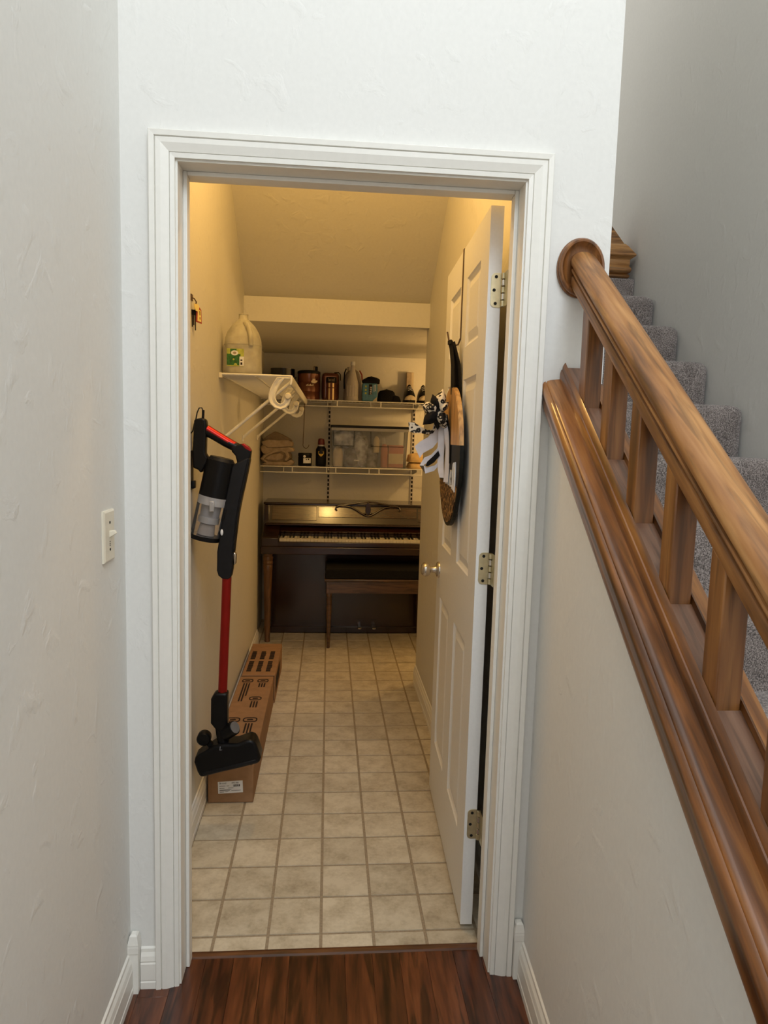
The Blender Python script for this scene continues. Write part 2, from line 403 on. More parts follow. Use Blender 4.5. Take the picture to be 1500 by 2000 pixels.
# floors: one setting object each, with planks / tiles as parts
fl = struct('floor', B().box(-2.6, 4.0, -6.0, .086, -.06, -.012), M_strip)
y_end = .086
pw = .0757
x = .1295 - 4*pw + .0
k = 0
while x < .93:
    x0, x1 = max(x, XLR), min(x + pw, .935)
    if x1 - x0 > .01:
        y1 = y_end
        L = random.uniform(.10, .55)
        while y1 > -2.2:
            y0 = y1 - L
            g = .0001
            bb = B().box(x0+g, x1-g, y0+g, y1-g, -.012, 0)
            cx, cy = (x0+x1)/2, (y0+y1)/2
            obj('plank', bb, M_plank, fl, bevel=.0005, seg=1, loc=(cx, cy, 0))
            y1 = y0; L = random.uniform(.5, 1.1)
    x += pw
fc = struct('floor_closet', B().box(-.40, 2.10, .104, 3.70, -.06, -.0022), M_grout)
TX, TY, TP, TQ = .0624, .1651, .1514, .1576
g = .0046
r = -1
while TY + r*TQ < YB:
    for c in range(-2, 8):
        x0, x1 = max(TX + c*TP, -.128 if TY + r*TQ > 2.8 else XLC), min(TX + (c+1)*TP, 1.25)
        y0, y1 = max(TY + r*TQ, .106), min(TY + (r+1)*TQ, YB)
        if TY + r*TQ < 2.0: x1 = min(x1, XRC + .003)
        if x1 - x0 < .02 or y1 - y0 < .02: continue
        bb = B().box(x0+g, x1-g, y0+g, y1-g, -.0022, 0)
        obj('tile', bb, M_tile, fc, loc=((x0+x1)/2, (y0+y1)/2, 0))
    r += 1
struct('trim_1', B().prism([(.083, 0), (.086, .005), (.096, .0065), (.104, .005), (.107, 0)], lambda u, v, t: (t, u, v), .006, .816), M_strip)

# door casing, jamb and stop
tr = sroot('trim_2', (DW/2, 0, 0))
cp = [(0, 0), (0, .008), (.0105, .0095), (.0115, .0062), (.0125, .0095), (.019, .0115), (.030, .0150), (.041, .0155), (.0425, .0118), (.044, .0165), (.0555, .0175), (.0569, .0155), (.0569, 0)]
L_ = [[(-u, -w, 0) for u, w in cp], [(-u, -w, DH+u) for u, w in cp]]
R_ = [[(DW+u, -w, 0) for u, w in cp], [(DW+u, -w, DH+u) for u, w in cp]]
obj('casing', B().loft(L_), M_trim, tr); obj('casing', B().loft(R_), M_trim, tr)
obj('casing', B().loft([[(-u, -w, DH+u) for u, w in cp], [(DW+u, -w, DH+u) for u, w in cp]]), M_trim, tr)
J0, J1, JH = .005, DW-.005, DH-.005
for x0, x1 in ((-.016, J0), (J1, DW+.016)): obj('jamb', B().box(x0, x1, -.0005, T+.002, 0, DH+.014), M_trim, tr, bevel=.001)
obj('jamb', B().box(J0, J1, -.0005, T+.002, JH, DH+.014), M_trim, tr)
S = .010
for x0, x1 in ((J0, J0+S), (J1-S, J1)): obj('stop', B().box(x0, x1, .055, .089, 0, JH), M_trim, tr, bevel=.002)
obj('stop', B().box(J0+S, J1-S, .055, .089, JH-S, JH), M_trim, tr, bevel=.002)

# baseboards: ogee profile (offset from wall, height)
bp_ = [(0, 0), (.0135, 0), (.0135, .018), (.0118, .021), (.0125, .024), (.0125, .068), (.0105, .072), (.0118, .076), (.0095, .088), (.005, .097), (.0045, .106), (.0, .110)]
def base(name, fn, a, c): return struct(name, B().loft([[fn(u, w, a) for u, w in bp_], [fn(u, w, c) for u, w in bp_]]), M_trim)
base('baseboard_left', lambda u, w, t: (XLR+u, t, w), -3.2, -.028)
base('baseboard_front', lambda u, w, t: (t, -u, w), -.096, -.0570)
base('baseboard_right', lambda u, w, t: (.905 + SD*t - u, t, w), -2.1, -.022)
base('baseboard_closet_left', lambda u, w, t: (XLC+u, t, w), T, 2.90)
base('baseboard_closet_right', lambda u, w, t: (XRC-u, t, w), T, 2.18)
def corner_block(name, x0, x1, y0, y1):
    b = B(); cx, cy = (x0+x1)/2, (y0+y1)/2; hx, hy = (x1-x0)/2, (y1-y0)/2
    rings = []
    for s_, z in ((1, 0), (1, .108), (1.10, .112), (1.14, .128), (1.10, .132), (1.12, .135), (.80, .156), (.5, .160)):
        rings.append([(cx-hx*s_, cy-hy*s_, z), (cx+hx*s_, cy-hy*s_, z), (cx+hx*s_, cy+hy*s_, z), (cx-hx*s_, cy+hy*s_, z)])
    struct(name, b.loft(rings), M_trim)
corner_block('trim_3', -.1215, -.0975, -.0285, -.0020)
corner_block('trim_4', .8795, .9035, -.0275, -.0020)

# door_1: six-panel door swung into the closet
DA = radians(91.9)
dx_, dy_ = -sin(DA-pi/2)*-1, cos(DA-pi/2)
HX, HY = .7735, .1700                           # hinge-edge corner of the panelled face
def dp(u, w, z):                                # u along the door from the hinge edge, w depth out of the panelled face (towards -x)
    return (HX + dx_*u - dy_*w, HY + dy_*u + dx_*w, z)
d1 = sroot('door_1', (HX+.018, HY, 0))
DWID, DT, DZ0, DZ1 = .813, .035, .012, 2.044
b = B()
cols = [(.118, .345), (.470, .700)]; rowsz = [(.245, .830), (1.030, 1.620), (1.722, 1.935)]
us = [0, cols[0][0], cols[0][1], cols[1][0], cols[1][1], DWID]; zs = [DZ0, .245, .830, 1.030, 1.620, 1.722, 1.935, DZ1]
for side in (0, 1):
    w0 = 0 if side == 0 else -DT; sg = 1 if side == 0 else -1
    for i in range(5):
        for j in range(7):
            u0, u1, z0, z1 = us[i], us[i+1], zs[j], zs[j+1]
            if i in (1, 3) and j in (1, 3, 5):
                rings = []
                for ins, dep in ((0, 0), (.004, -.004), (.012, -.0085), (.016, -.0085), (.040, -.0025), (.043, -.0025)):
                    rings.append([dp(u0+ins, w0+sg*dep, z0+ins), dp(u1-ins, w0+sg*dep, z0+ins), dp(u1-ins, w0+sg*dep, z1-ins), dp(u0+ins, w0+sg*dep, z1-ins)])
                b.loft(rings, caps=False); b.add(rings[-1], [(0, 1, 2, 3)])
            else: b.add([dp(u0, w0, z0), dp(u1, w0, z0), dp(u1, w0, z1), dp(u0, w0, z1)], [(0, 1, 2, 3)])
for u in (0, DWID):
    for j in range(7): b.add([dp(u, 0, zs[j]), dp(u, -DT, zs[j]), dp(u, -DT, zs[j+1]), dp(u, 0, zs[j+1])], [(0, 1, 2, 3)])
for z in (DZ0, DZ1):
    for i in range(5): b.add([dp(us[i], 0, z), dp(us[i+1], 0, z), dp(us[i+1], -DT, z), dp(us[i], -DT, z)], [(0, 1, 2, 3)])
obj('door_slab', b, M_door, d1)
for zt in (1.873, 1.123, .371):
    zb = zt - .089; zc = (zt+zb)/2
    pl = []
    rr = .012
    for (cu, cz, a0) in ((.0345, zt, None), (.008+rr, zt-rr, 90), (.008+rr, zb+rr, 180), (.0345, zb, None)):
        if a0 is None: pl.append((cu, cz))
        else: pl += [(cu + rr*cos(radians(a0 + k*22.5)), cz + rr*sin(radians(a0 + k*22.5))) for k in range(5)]
    # leaf lies on the hinge edge of the door (plane facing the doorway)
    lf = obj('hinge', B().prism(pl, lambda u, v, t: dp(-t, -u, v), 0, .0022), M_brassy, d1)
    for zz, uu in ((zt-.010, .021), (zc, .0165), (zb+.010, .021)):
        p = dp(-.0022, -uu, zz)
        obj('screw', B().lathe([(.0001, .0012), (.0042, .0006), (.0044, 0)], (p[0], p[1]-.001, p[2]), 10, 'y'), M_slot, lf)
    kc = dp(-.008, -.0395, 0)
    for q in range(5):
        z0 = zb + q*(zt-zb)/5
        obj('knuckle', B().lathe([(.0045, .0008), (.0062, .0018), (.0062, .0162), (.0045, .0172)], (kc[0], kc[1], z0), 12, 'z'), M_brassy if q % 2 == 0 else M_steel, lf, smooth=True)
    obj('leaf', B().box(.8145, J1-.0002, .128, .160, zb, zt), M_brassy, lf)
kp = DWID-.062
pr = [(.0315, 0), (.0315, .004), (.027, .010), (.0145, .013), (.0115, .022), (.0125, .032), (.021, .037), (.0262, .045), (.0275, .053), (.0262, .061), (.019, .0685), (.008, .0705), (.0001, .071)]
for sg, w0 in ((1, 0), (-1, -DT)):
    c = Vector(dp(kp, w0, .925)); ax = Vector((-dy_*sg, dx_*sg, 0)); ay = Vector((dx_, dy_, 0))
    rings = [[c + ax*h + ay*(r_*cos(2*pi*i/24)) + Vector((0,0,1))*(r_*sin(2*pi*i/24)) for i in range(24)] for r_, h in pr]
    obj('door_knob', B().loft(rings), M_steel, d1, smooth=True)
obj('latch_plate', B().hexa([dp(DWID+.0012, -.006, .90), dp(DWID+.0012, -.029, .90), dp(DWID, -.029, .90), dp(DWID, -.006, .90), dp(DWID+.0012, -.006, .955), dp(DWID+.0012, -.029, .955), dp(DWID, -.029, .955), dp(DWID, -.006, .955)]), M_brassy, d1)

# light switch on the left wall (a fixture of its own)
sw = thing('light_switch', 'ivory toggle light switch plate on the left wall beside the door', 'light switch', (XLR, -.134, 1.14))
obj('plate', B().loft([[(XLR, -.134-.035, 1.143), (XLR, -.134+.035, 1.143), (XLR, -.134+.035, 1.257), (XLR, -.134-.035, 1.257)],
                        [(XLR+.004, -.134-.035, 1.143), (XLR+.004, -.134+.035, 1.143), (XLR+.004, -.134+.035, 1.257), (XLR+.004, -.134-.035, 1.257)],
                        [(XLR+.0065, -.134-.031, 1.147), (XLR+.0065, -.134+.031, 1.147), (XLR+.0065, -.134+.031, 1.253), (XLR+.0065, -.134-.031, 1.253)]]), M_ivory, sw)
obj('toggle', B().hexa([(XLR+.006, -.139, 1.196), (XLR+.006, -.129, 1.196), (XLR+.006, -.129, 1.212), (XLR+.006, -.139, 1.212), (XLR+.022, -.138, 1.206), (XLR+.022, -.130, 1.206), (XLR+.018, -.130, 1.213), (XLR+.018, -.138, 1.213)]), M_ivory, sw, bevel=.0015)
for z in (1.170, 1.230): obj('screw', B().lathe([(.0032, 0), (.003, .001), (.0001, .0014)], (XLR+.0064, -.134, z), 10, 'x'), M_slot, sw)
for z in (1.1875, 1.183, 1.179): obj('slot', B().box(XLR+.0064, XLR+.0068, -.1365, -.1315, z-.0012, z+.0012), M_slot, sw)

# ================================================================== STAIRS
stairs = thing('staircase', 'carpeted staircase with taupe speckled pile climbing along the right wall', 'stairs', (1.45, -.2, 0))
RUN, RISE = .290, .187
nos = [(.748 + RUN*k, 1.584 + RISE*k) for k in range(-8, 4)]
for k, (ny, nz) in enumerate(nos):
    y1 = ny + RUN + .03; z0 = nz - RISE - .02
    xl = 1.034
    prof = [(ny, z0), (ny-.001, nz-.060), (ny-.003, nz-.032), (ny-.001, nz-.016), (ny+.006, nz-.006), (ny+.018, nz), (y1, nz), (y1, z0)]
    rings = []
    for e, ins in ((0, .0), (.93, .0), (.965, .004), (.987, .012), (1.0, .030)):
        ring = []
        for (yy, zz) in prof:
            xa, xb = xl + min(0, SD*yy), XW + SD*yy - .002
            cy, cz = (ny+y1)/2, (nz+z0)/2
            ring.append((xa + (xb-xa)*e, yy + (ins if yy < cy else 0), zz - (ins if zz > cz else 0)))
        rings.append(ring)
    obj('step', B().loft(rings), M_carpet, stairs, smooth=True)
ly, lz = nos[-1][0] + RUN, 2.292
obj('landing', B().hexa([(1.034, ly, 2.065), (XW+SD*ly-.002, ly, 2.065), (XW+.18, 3.89, 2.065), (1.034, 3.89, 2.065), (1.034, ly, lz), (XW+SD*ly-.002, ly, lz), (XW+.18, 3.89, lz), (1.034, 3.89, lz)]), M_carpet, stairs, bevel=.012)

# newel cap on the landing
NX, NY_, NZ = 1.774, ly + .150, lz
nw = thing('newel_post', 'oak newel cap with pyramid top and stacked mouldings at the head of the stairs', 'newel post', (NX, NY_, NZ))
def sq(hw, z): return [(NX-hw, NY_-hw, z), (NX+hw, NY_-hw, z), (NX+hw, NY_+hw, z), (NX-hw, NY_+hw, z)]
def stack(prof): return B().loft([sq(h_, NZ+z) for h_, z in prof])
H0 = .145
obj('foot_moulding', stack([(H0-.012, 0), (H0-.004, .005), (H0-.002, .015), (H0-.008, .022)]), M_newel, nw, bevel=.003)
obj('neck_moulding', stack([(H0-.016, .022), (H0-.002, .030), (H0+.004, .043), (H0+.001, .055), (H0-.008, .064), (H0-.004, .068), (H0-.004, .096), (H0+.010, .106)]), M_newel, nw, bevel=.003)
obj('cap', stack([(H0+.010, .106), (H0+.019, .111), (H0+.019, .119), (H0-.012, .166), (H0-.026, .182)]), M_newel, nw, bevel=.004)
obj('pyramid', stack([(H0-.030, .182), (.004, .400)]), M_newel, nw, bevel=.002)

# railing on the knee wall
rl = thing('stair_railing', 'oak stair railing with square balusters along the capped knee wall', 'railing', (.957, -.05, 1.55))
def sweep(prof, y0, y1): return B().loft([[st(x_, y0, z_) for x_, z_ in prof], [st(x_, y1, z_) for x_, z_ in prof]])
YA, YZ = -.004, -2.14
cap = [(.905, 1.524), (.886, 1.518), (.8835, 1.530), (.8835, 1.553), (.8810, 1.557), (.8805, 1.572), (.8845, 1.581), (.8885, 1.583), (.8905, 1.5795), (.8930, 1.584), (.900, 1.5865), (.924, 1.5895), (.99, 1.5895), (1.022, 1.5865), (1.033, 1.580), (1.0345, 1.555), (1.031, 1.518), (1.010, 1.524)]
obj('cap_board', sweep(cap, YA, YZ), M_stair, rl, smooth=True)
shoe = [(.924, 1.5895), (.924, 1.603), (.9265, 1.612), (.929, 1.613), (.930, 1.620), (.9335, 1.627), (.9365, 1.630), (.9375, 1.6165), (.9775, 1.6165), (.9785, 1.630), (.982, 1.629), (.988, 1.616), (.990, 1.5895)]
obj('shoe_rail', sweep(shoe, YA, YZ), M_stair, rl, smooth=True)
railp = []
RZ, RX = 1.8975, .9665
half = [(0, 0), (.010, -.0006), (.020, -.0040), (.0275, -.0105), (.0320, -.0190), (.0330, -.0270), (.0318, -.0325), (.0262, -.0345), (.0255, -.0395), (.0300, -.0415), (.0312, -.0450), (.0300, -.0490), (.0252, -.0508), (.0250, -.0555), (.0290, -.0575), (.0300, -.0610), (.0300, -.0800), (.0280, -.0850), (.0205, -.0860)]
railp = [(RX + a_, RZ + z_) for a_, z_ in half] + [(RX - a_, RZ + z_) for a_, z_ in half[::-1][:-1]]
obj('handrail', sweep(railp, -.012, YZ), M_rail, rl, smooth=True)
# round wooden wall plate, slightly taller than wide
rb = B().lathe([(.0001, -.007), (.034, -.007), (.0425, -.010), (.0465, -.017), (.0490, -.0205), (.0525, -.0210), (.0555, -.018), (.0562, -.0135), (.0545, -.010), (.0580, -.007), (.0580, -.001), (.0001, -.001)], (.9590, 0, 1.8520), 40, 'y', 1.0, 1.22)
obj('rosette', rb, M_baluster, rl, smooth=True)
by = [-.157 - .1615*k for k in range(12)]
for k, y in enumerate(by):
    d = .0385
    xa, xb = .9385 + SD*y, .9765 + SD*y
    zt = 1.816
    bb = B().hexa([(xa, y, 1.610 + SS*y), (xb, y, 1.610 + SS*y), (xb, y+d, 1.610 + SS*(y+d)), (xa, y+d, 1.610 + SS*(y+d)),
                   (xa, y, zt + SS*y), (xb, y, zt + SS*y), (xb, y+d, zt + SS*(y+d)), (xa, y+d, zt + SS*(y+d))])
    obj('baluster', bb, M_baluster, rl, bevel=.0022, seg=2)
    ynext = by[k+1] + d if k + 1 < len(by) else YZ
    fb = sweep([(.9378, 1.6165), (.9378, 1.6185), (.9774, 1.6185), (.9774, 1.6165)], y - .0003, ynext + .0003)
    obj('fillet', fb, M_fillet, rl)
obj('fillet', sweep([(.9378, 1.6165), (.9378, 1.6185), (.9774, 1.6185), (.9774, 1.6165)], -.005, by[0] + .0385), M_fillet, rl)

# ================================================================== CLOSET: wire shelves
SZ1, SZ2 = 1.677, 1.203
def wire_shelf_back(name, z, label, x0, x1):
    t = thing(name, label, 'shelf', ((x0+x1)/2, YB-.15, z))
    yf = 3.245
    w = B(); n = 0
    x_ = x0 + .012
    while x_ < x1:
        w.tube([(x_, YB-.004, z-.0035), (x_, yf, z-.0035), (x_, yf-.001, z-.0435)] if n % 12 == 6 else [(x_, YB-.004, z-.0035), (x_, yf, z-.0035)], .0024, 5); x_ += .0254; n += 1
    obj('wire_deck', w, M_white, t, kind='stuff')
    obj('lip_rail', B().tube([(x0, yf, z-.004), (x1, yf, z-.004)], .0040, 8), M_white, t, smooth=True)
    obj('lip_rail', B().tube([(x0, yf-.001, z-.0445), (x1, yf-.001, z-.0445)], .0040, 8), M_white, t, smooth=True)
    obj('rear_rail', B().tube([(x0, YB-.006, z-.007), (x1, YB-.006, z-.007)], .0032, 6), M_white, t)
    obj('mid_rail', B().tube([(x0, YB-.15, z-.009), (x1, YB-.15, z-.009)], .0032, 6), M_white, t)
    for xs in (.105, .415, .725, 1.035):
        if x0 < xs < x1: obj('lip_tie', B().tube([(xs, yf, z-.002), (xs, yf-.001, z-.046)], .0042, 6), M_white, t)
    for xs in (.363, 1.003):
        obj('bracket', B().prism([(YB-.012, z-.012), (YB-.29, z-.012), (YB-.29, z-.022), (YB-.012, z-.062)], lambda u, v, q: (q, u, v), xs-.0025, xs+.0025), M_white, t)
    return t
wire_shelf_back('wire_shelf', SZ1, 'upper white wire shelf on the closet back wall below the low ceiling', -.12, 1.22)
wire_shelf_back('wire_shelf', SZ2, 'lower white wire shelf on the closet back wall above the piano', -.12, 1.22)
sx0, sx1, sy0, sy1 = XLC+.004, .197, 1.262, 3.235
t = thing('wire_shelf', 'white wire shelf along the left closet wall carrying the plastic gallon jug', 'shelf', (.05, 2.2, SZ1))
w = B(); y = sy0
while y < sy1:
    w.tube([(sx0, y, SZ1-.0035), (sx1, y, SZ1-.0035)], .0024, 5); y += .0254
obj('wire_deck', w, M_white, t, kind='stuff')
for xs in (sx0+.003, .05): obj('long_rail', B().tube([(xs, sy0, SZ1-.008), (xs, sy1, SZ1-.008)], .0032, 6), M_white, t)
obj('end_rail', B().tube([(sx0, sy0, SZ1-.0035), (sx1, sy0, SZ1-.0035)], .0042, 8), M_white, t)
obj('lip', B().prism([(sx1-.003, SZ1), (sx1+.006, SZ1), (sx1+.008, SZ1-.020), (sx1+.004, SZ1-.040), (sx1-.004, SZ1-.040), (sx1-.002, SZ1-.020)], lambda u, v, q: (u, q, v), sy0, sy1), M_white, t, bevel=.002)
obj('wall_clip', B().box(XLC+.0005, XLC+.014, sy0-.006, sy0+.012, SZ1-.020, SZ1+.001), M_ivory, t, bevel=.002)
for yb in (1.383, 2.05, 2.79):
    br = obj('support_brace', B().tube([(XLC+.006, yb, 1.405), (XLC+.016, yb, 1.418), (sx1-.004, yb, SZ1-.018)], .0075, 10), M_white, t, smooth=True)
    obj('brace_foot', B().box(XLC+.0005, XLC+.008, yb-.010, yb+.010, 1.385, 1.420), M_white, br, bevel=.002)
# hanging hooks on the lip
def hook_outline():
    o_ = [(541,737),(534,747),(528.5,758),(525,770),(524.2,779),(527.5,788.5),(536,796.5),(548,800),(558.5,797),(565.5,789),(568.5,777.5)]
    i_ = [(557,739),(548,750),(542.5,760),(538.8,769),(538,777),(540.5,784),(544.5,787.5),(548.5,788.3),(552.5,786.5),(555.5,782),(556.5,776)]
    f = lambda p: (lambda w: (w.x, w.z))(at(p[0], p[1], 1.285))
    return [f(p) for p in o_], [f(p) for p in i_]
out, inn = hook_outline()
def make_hook(y, label):
    h = thing('hook', label, 'hook', (.16, y, 1.54), 'rod hooks on the left shelf')
    bb = B(); n = len(out); rings = []
    for o_, i_ in zip(out, inn):
        m_ = ((o_[0]+i_[0])/2, (o_[1]+i_[1])/2)
        rings.append([(o_[0], y-.006, o_[1]), (o_[0], y+.016, o_[1]), (i_[0], y+.016, i_[1]), (i_[0], y-.006, i_[1]),
                      (i_[0]*.75+m_[0]*.25, y-.009, i_[1]*.75+m_[1]*.25), (m_[0], y-.002, m_[1]), (o_[0]*.75+m_[0]*.25, y-.009, o_[1]*.75+m_[1]*.25)])
    bb.loft(rings); obj('hook_body', bb, M_white, h, smooth=True)
    obj('clip', B().box(.138, sx1+.001, y-.006, y+.014, SZ1-.014, SZ1-.007), M_white, h, bevel=.002)
    e = ((out[-1][0]+inn[-1][0])/2, (out[-1][1]+inn[-1][1])/2)
    obj('tip_knob', B().lathe([(.0001, -.016), (.010, -.015), (.0145, -.010), (.0155, 0), (.0145, .012), (.0001, .014)], (e[0], y, e[1]+.006), 18, 'y'), M_ivory, h, smooth=True)
    return h
make_hook(1.285, 'nearest of the three white curved rod hooks under the left shelf')
make_hook(2.02, 'middle white curved rod hook under the left shelf')
make_hook(2.75, 'farthest of the three white rod hooks under the left shelf')
# brown wire hook hanging from the upper back shelf
pth = [(.182, 3.238, 1.676), (.186, 3.232, 1.640), (.184, 3.23, 1.50), (.180, 3.23, 1.40)] + [(.200 - .021*cos(a), 3.23, 1.358 - .026*sin(a)) for a in [radians(q) for q in range(-20, 200, 20)]]
pth[0] = (.182, 3.2405, 1.683)
tag(obj('wire_hook', B().tube(pth, .0022, 6), M_brown, smooth=True), 'thin brown wire hook hanging from the upper back shelf', 'hook')
# slotted standards
for i, xs in enumerate((.363, 1.003)):
    t = thing('shelf_standard', ('left' if i == 0 else 'right') + ' slotted metal shelf standard on the closet back wall', 'shelf upright', (xs, YB-.006, .5))
    obj('channel', B().box(xs-.0105, xs+.0105, YB-.012, YB-.0005, .45, 1.675), M_bottle, t)
    z = .47
    while z < 1.66:
        obj('slot', B().box(xs-.0062, xs+.0062, YB-.0128, YB-.0115, z, z+.020), M_slot, t); z += .032

# ================================================================== things on the left wall
KX = XLC
kt = thing('key_bunch', 'bunch of keys with red and yellow tags on the left closet wall', 'keys', (KX+.012, .70, 1.80))
KY = .702
obj('wall_hook', B().tube([(KX, KY-.012, 1.872), (KX+.010, KY-.012, 1.868), (KX+.016, KY-.008, 1.858), (KX+.012, KY+.000, 1.850)], .0022, 6), M_brown, kt)
obj('hook_plate', B().box(KX, KX+.003, KY-.022, KY+.004, 1.862, 1.882), M_brown, kt)
obj('key_ring', B().tube([(KX+.012+.002*sin(a), KY+.013*cos(a)+.004, 1.838+.013*sin(a)) for a in [2*pi*i/16 for i in range(17)]], .0012, 6), M_slot, kt)
def flat(outl, x_, th): return B().prism(outl, lambda u, v, q: (q + (u-KY)*.45, u, v), x_, x_+th)
obj('red_tag', flat([(KY+.008, 1.846), (KY+.020, 1.846), (KY+.030, 1.838), (KY+.032, 1.794), (KY+.004, 1.796)], KX+.010, .002), M_tagred, kt)
obj('tag_paper', flat([(KY+.011, 1.838), (KY+.026, 1.836), (KY+.028, 1.799), (KY+.009, 1.800)], KX+.0122, .0006).add([], []), M_yelltag, kt)
obj('tag_mark', flat([(KY+.018, 1.834), (KY+.021, 1.834), (KY+.022, 1.820), (KY+.019, 1.820)], KX+.013, .0004), M_ink, kt)
obj('tag_mark', flat([(KY+.019, 1.814), (KY+.022, 1.814), (KY+.0225, 1.806), (KY+.0195, 1.806)], KX+.013, .0004), M_ink, kt)
obj('yellow_tag', flat([(KY-.016, 1.852), (KY+.004, 1.853), (KY+.010, 1.846), (KY+.006, 1.830), (KY-.006, 1.830), (KY-.014, 1.838)], KX+.016, .002), M_yelltag, kt)
for dy, ln in ((-.006, .056), (-.001, .050), (.004, .066)):
    obj('key', flat([(KY+dy-.004, 1.834), (KY+dy+.004, 1.834), (KY+dy+.0045, 1.820), (KY+dy+.002, 1.816), (KY+dy+.002, 1.834-ln), (KY+dy-.001, 1.834-ln), (KY+dy-.002, 1.816), (KY+dy-.0045, 1.820)], KX+.006+dy*.4, .0018), M_slot, kt)

# ---- cordless vacuum hung on its wall dock
VY = .68
def V(px, py, dy=0): return at(px, py, VY + dy)
def vprism(name, pts, y0, y1, mat, par, bevel=.006, **k):
    P = [V(*p) for p in pts]
    b_ = B().loft([[(p.x, VY+y0, p.z) for p in P], [(p.x, VY+y1, p.z) for p in P]])
    return obj(name, b_, mat, par, bevel=bevel, seg=3, **k)
vb = V(442, 1000)
vac = thing('stick_vacuum', 'black and red cordless stick vacuum hung on the left closet wall', 'vacuum cleaner', (vb.x, VY, .19))
vprism('battery_handle', [(381, 819), (396, 816), (404, 820), (405.5, 832), (404, 846), (403, 885), (410, 897), (403, 908), (394, 924), (388, 916), (379, 914), (377.5, 885), (379.5, 846)], -.020, .020, M_blk, vac)
gr = obj('grip', B().tube([V(401, 841), V(420, 851), V(440, 863), V(462, 874), V(470, 880)], .0165, 14), M_blk, vac, smooth=True)
obj('red_sleeve', B().tube([V(403.5, 838.5), V(420, 848.8), V(440, 861), V(459.5, 872.5)], .0160, 14), M_red, gr, smooth=True)
vprism('yoke', [(452, 872), (461, 871), (470, 867), (476, 866.5), (487, 874), (491.5, 881), (490, 893), (486, 905), (466, 928), (457, 934), (452, 920), (461, 911), (464, 902), (461, 890), (454, 882)], -.018, .018, M_blk, vac, .005)
vprism('red_cap', [(472, 867.5), (477, 866), (487.5, 873.5), (491.8, 881), (490, 881.5), (481, 877)], -.0184, .0184, M_red, vac, .002)
vprism('body', [(455, 910), (463, 904), (486, 893), (489, 897), (482, 930), (473.5, 968), (466, 1005), (460.5, 1050), (457.5, 1078), (455.5, 1110), (452.5, 1126), (446, 1129), (436, 1128), (428.5, 1122), (425.5, 1112), (426, 1076), (431, 1046), (436, 1010), (443.5, 967)], -.024, .024, M_blk2, vac, .010)
vprism('body_ridge', [(486, 893), (489.5, 897), (483, 930), (474.5, 968), (467, 1005), (461.5, 1050), (458, 1080), (455, 1078), (457.5, 1048), (463, 1003), (469.5, 966), (479, 922)], -.0262, .0262, M_blk, vac, .003)
cx_ = lambda s_: V(432 - 32*s_, 902 + 148*s_)
def cyl(name, s0, s1, r0, r1, mat, par=None, n=32, k=0):
    a_, c_ = cx_(s0), cx_(s1)
    return obj(name, B().tube([a_, c_], r0, n, r1), mat, par or vac, smooth=True)
cyl('motor_housing', -.015, .455, .0500, .0500, M_blk)
cyl('vent_cap', -.055, -.01, .038, .046, M_blk2)
cyl('seal_ring', .455, .475, .0512, .0512, M_silver)
cyl('bin_collar', .475, .56, .0500, .0500, M_silver)
bn = cyl('dust_bin', .56, .965, .0500, .0500, M_glass)
cyl('filter_cup', .565, .72, .034, .032, M_grey, bn); cyl('filter_band', .72, .80, .036, .036, M_silver, bn); cyl('dust', .82, .955, .025, .030, M_bag, bn)
cyl('bin_base', .965, 1.02, .0510, .0510, M_blk)
lt = V(415, 985, -.05)
obj('bin_latch', B().box(lt.x-.010, lt.x+.006, VY-.056, VY-.046, lt.z-.025, lt.z+.010), M_silver, vac, bevel=.003)
vprism('bin_hinge', [(440, 992), (445, 993), (440, 1014), (434, 1016)], -.027, .02, M_blk, vac, .002)
q = V(433, 1040, -.026); obj('release_button', B().sphere((q.x, VY-.024, q.z), .009, 12, 8, (.55, .5, 1.2)), M_paper, vac, smooth=True)
vprism('tube_latch', [(456, 1078), (461, 1079), (462, 1084), (461, 1101), (457, 1103)], -.012, .012, M_steel, vac, .003)
obj('wand', B().tube([V(443.5, 1118), V(434.5, 1360)], .0158, 24), M_red, vac, smooth=True)
vprism('lower_joint', [(421, 1350), (446, 1350), (445.5, 1372), (446, 1412), (440, 1424), (425, 1424), (418, 1415), (413, 1409), (413.5, 1362)], -.022, .022, M_blk, vac, .008)
obj('neck', B().tube([V(431, 1415), V(433, 1432), V(438, 1458)], .020, 14), M_blk, vac, smooth=True)
hb = obj('swivel', B().tube([V(440, 1432, -.006), V(458, 1421, -.022)], .025, 20), M_blk, vac, smooth=True)
obj('lamp_disc', B().tube([V(458, 1421, -.022), V(459.4, 1420.4, -.0236)], .0205, 20), M_dgrey, hb, smooth=True)
P = [(382, 1482), (384, 1473), (391, 1467), (404, 1460), (420, 1450), (440, 1446), (465, 1446), (480, 1440), (489, 1437.5), (497, 1440), (502, 1447), (511, 1473), (509, 1482), (502, 1485), (470, 1493), (430, 1502), (404, 1509), (394, 1511), (388, 1500)]
vprism('floor_head', P, -.032, .045, M_blk, vac, .010)
vprism('brush_strip', [(398, 1500), (500, 1475), (505, 1480), (402, 1506)], -.0345, -.030, M_blk2, vac, .002)
vprism('wheel_arm', [(396, 1442), (404, 1436), (418, 1455), (412, 1464)], -.010, .010, M_blk, vac, .004)
q = V(396.5, 1441); obj('wheel', B().lathe([(.0001, -.018), (.020, -.018), (.0245, -.013), (.0245, .013), (.020, .018), (.0001, .018)], (q.x+.004, VY, q.z), 24, 'y'), M_blk, vac, smooth=True)
b_ = text_mesh('L', .022, lambda u, v: V(428 + (u+v*.1)*520, 1466 - v*520 - u*90, -.0335)); obj('head_mark', b_, M_grey, vac)
dk = thing('charging_dock', 'black wall dock holding the stick vacuum', 'charging dock', (XLC, VY, 1.25))
za, zb_ = V(376, 956).z, V(376, 880).z
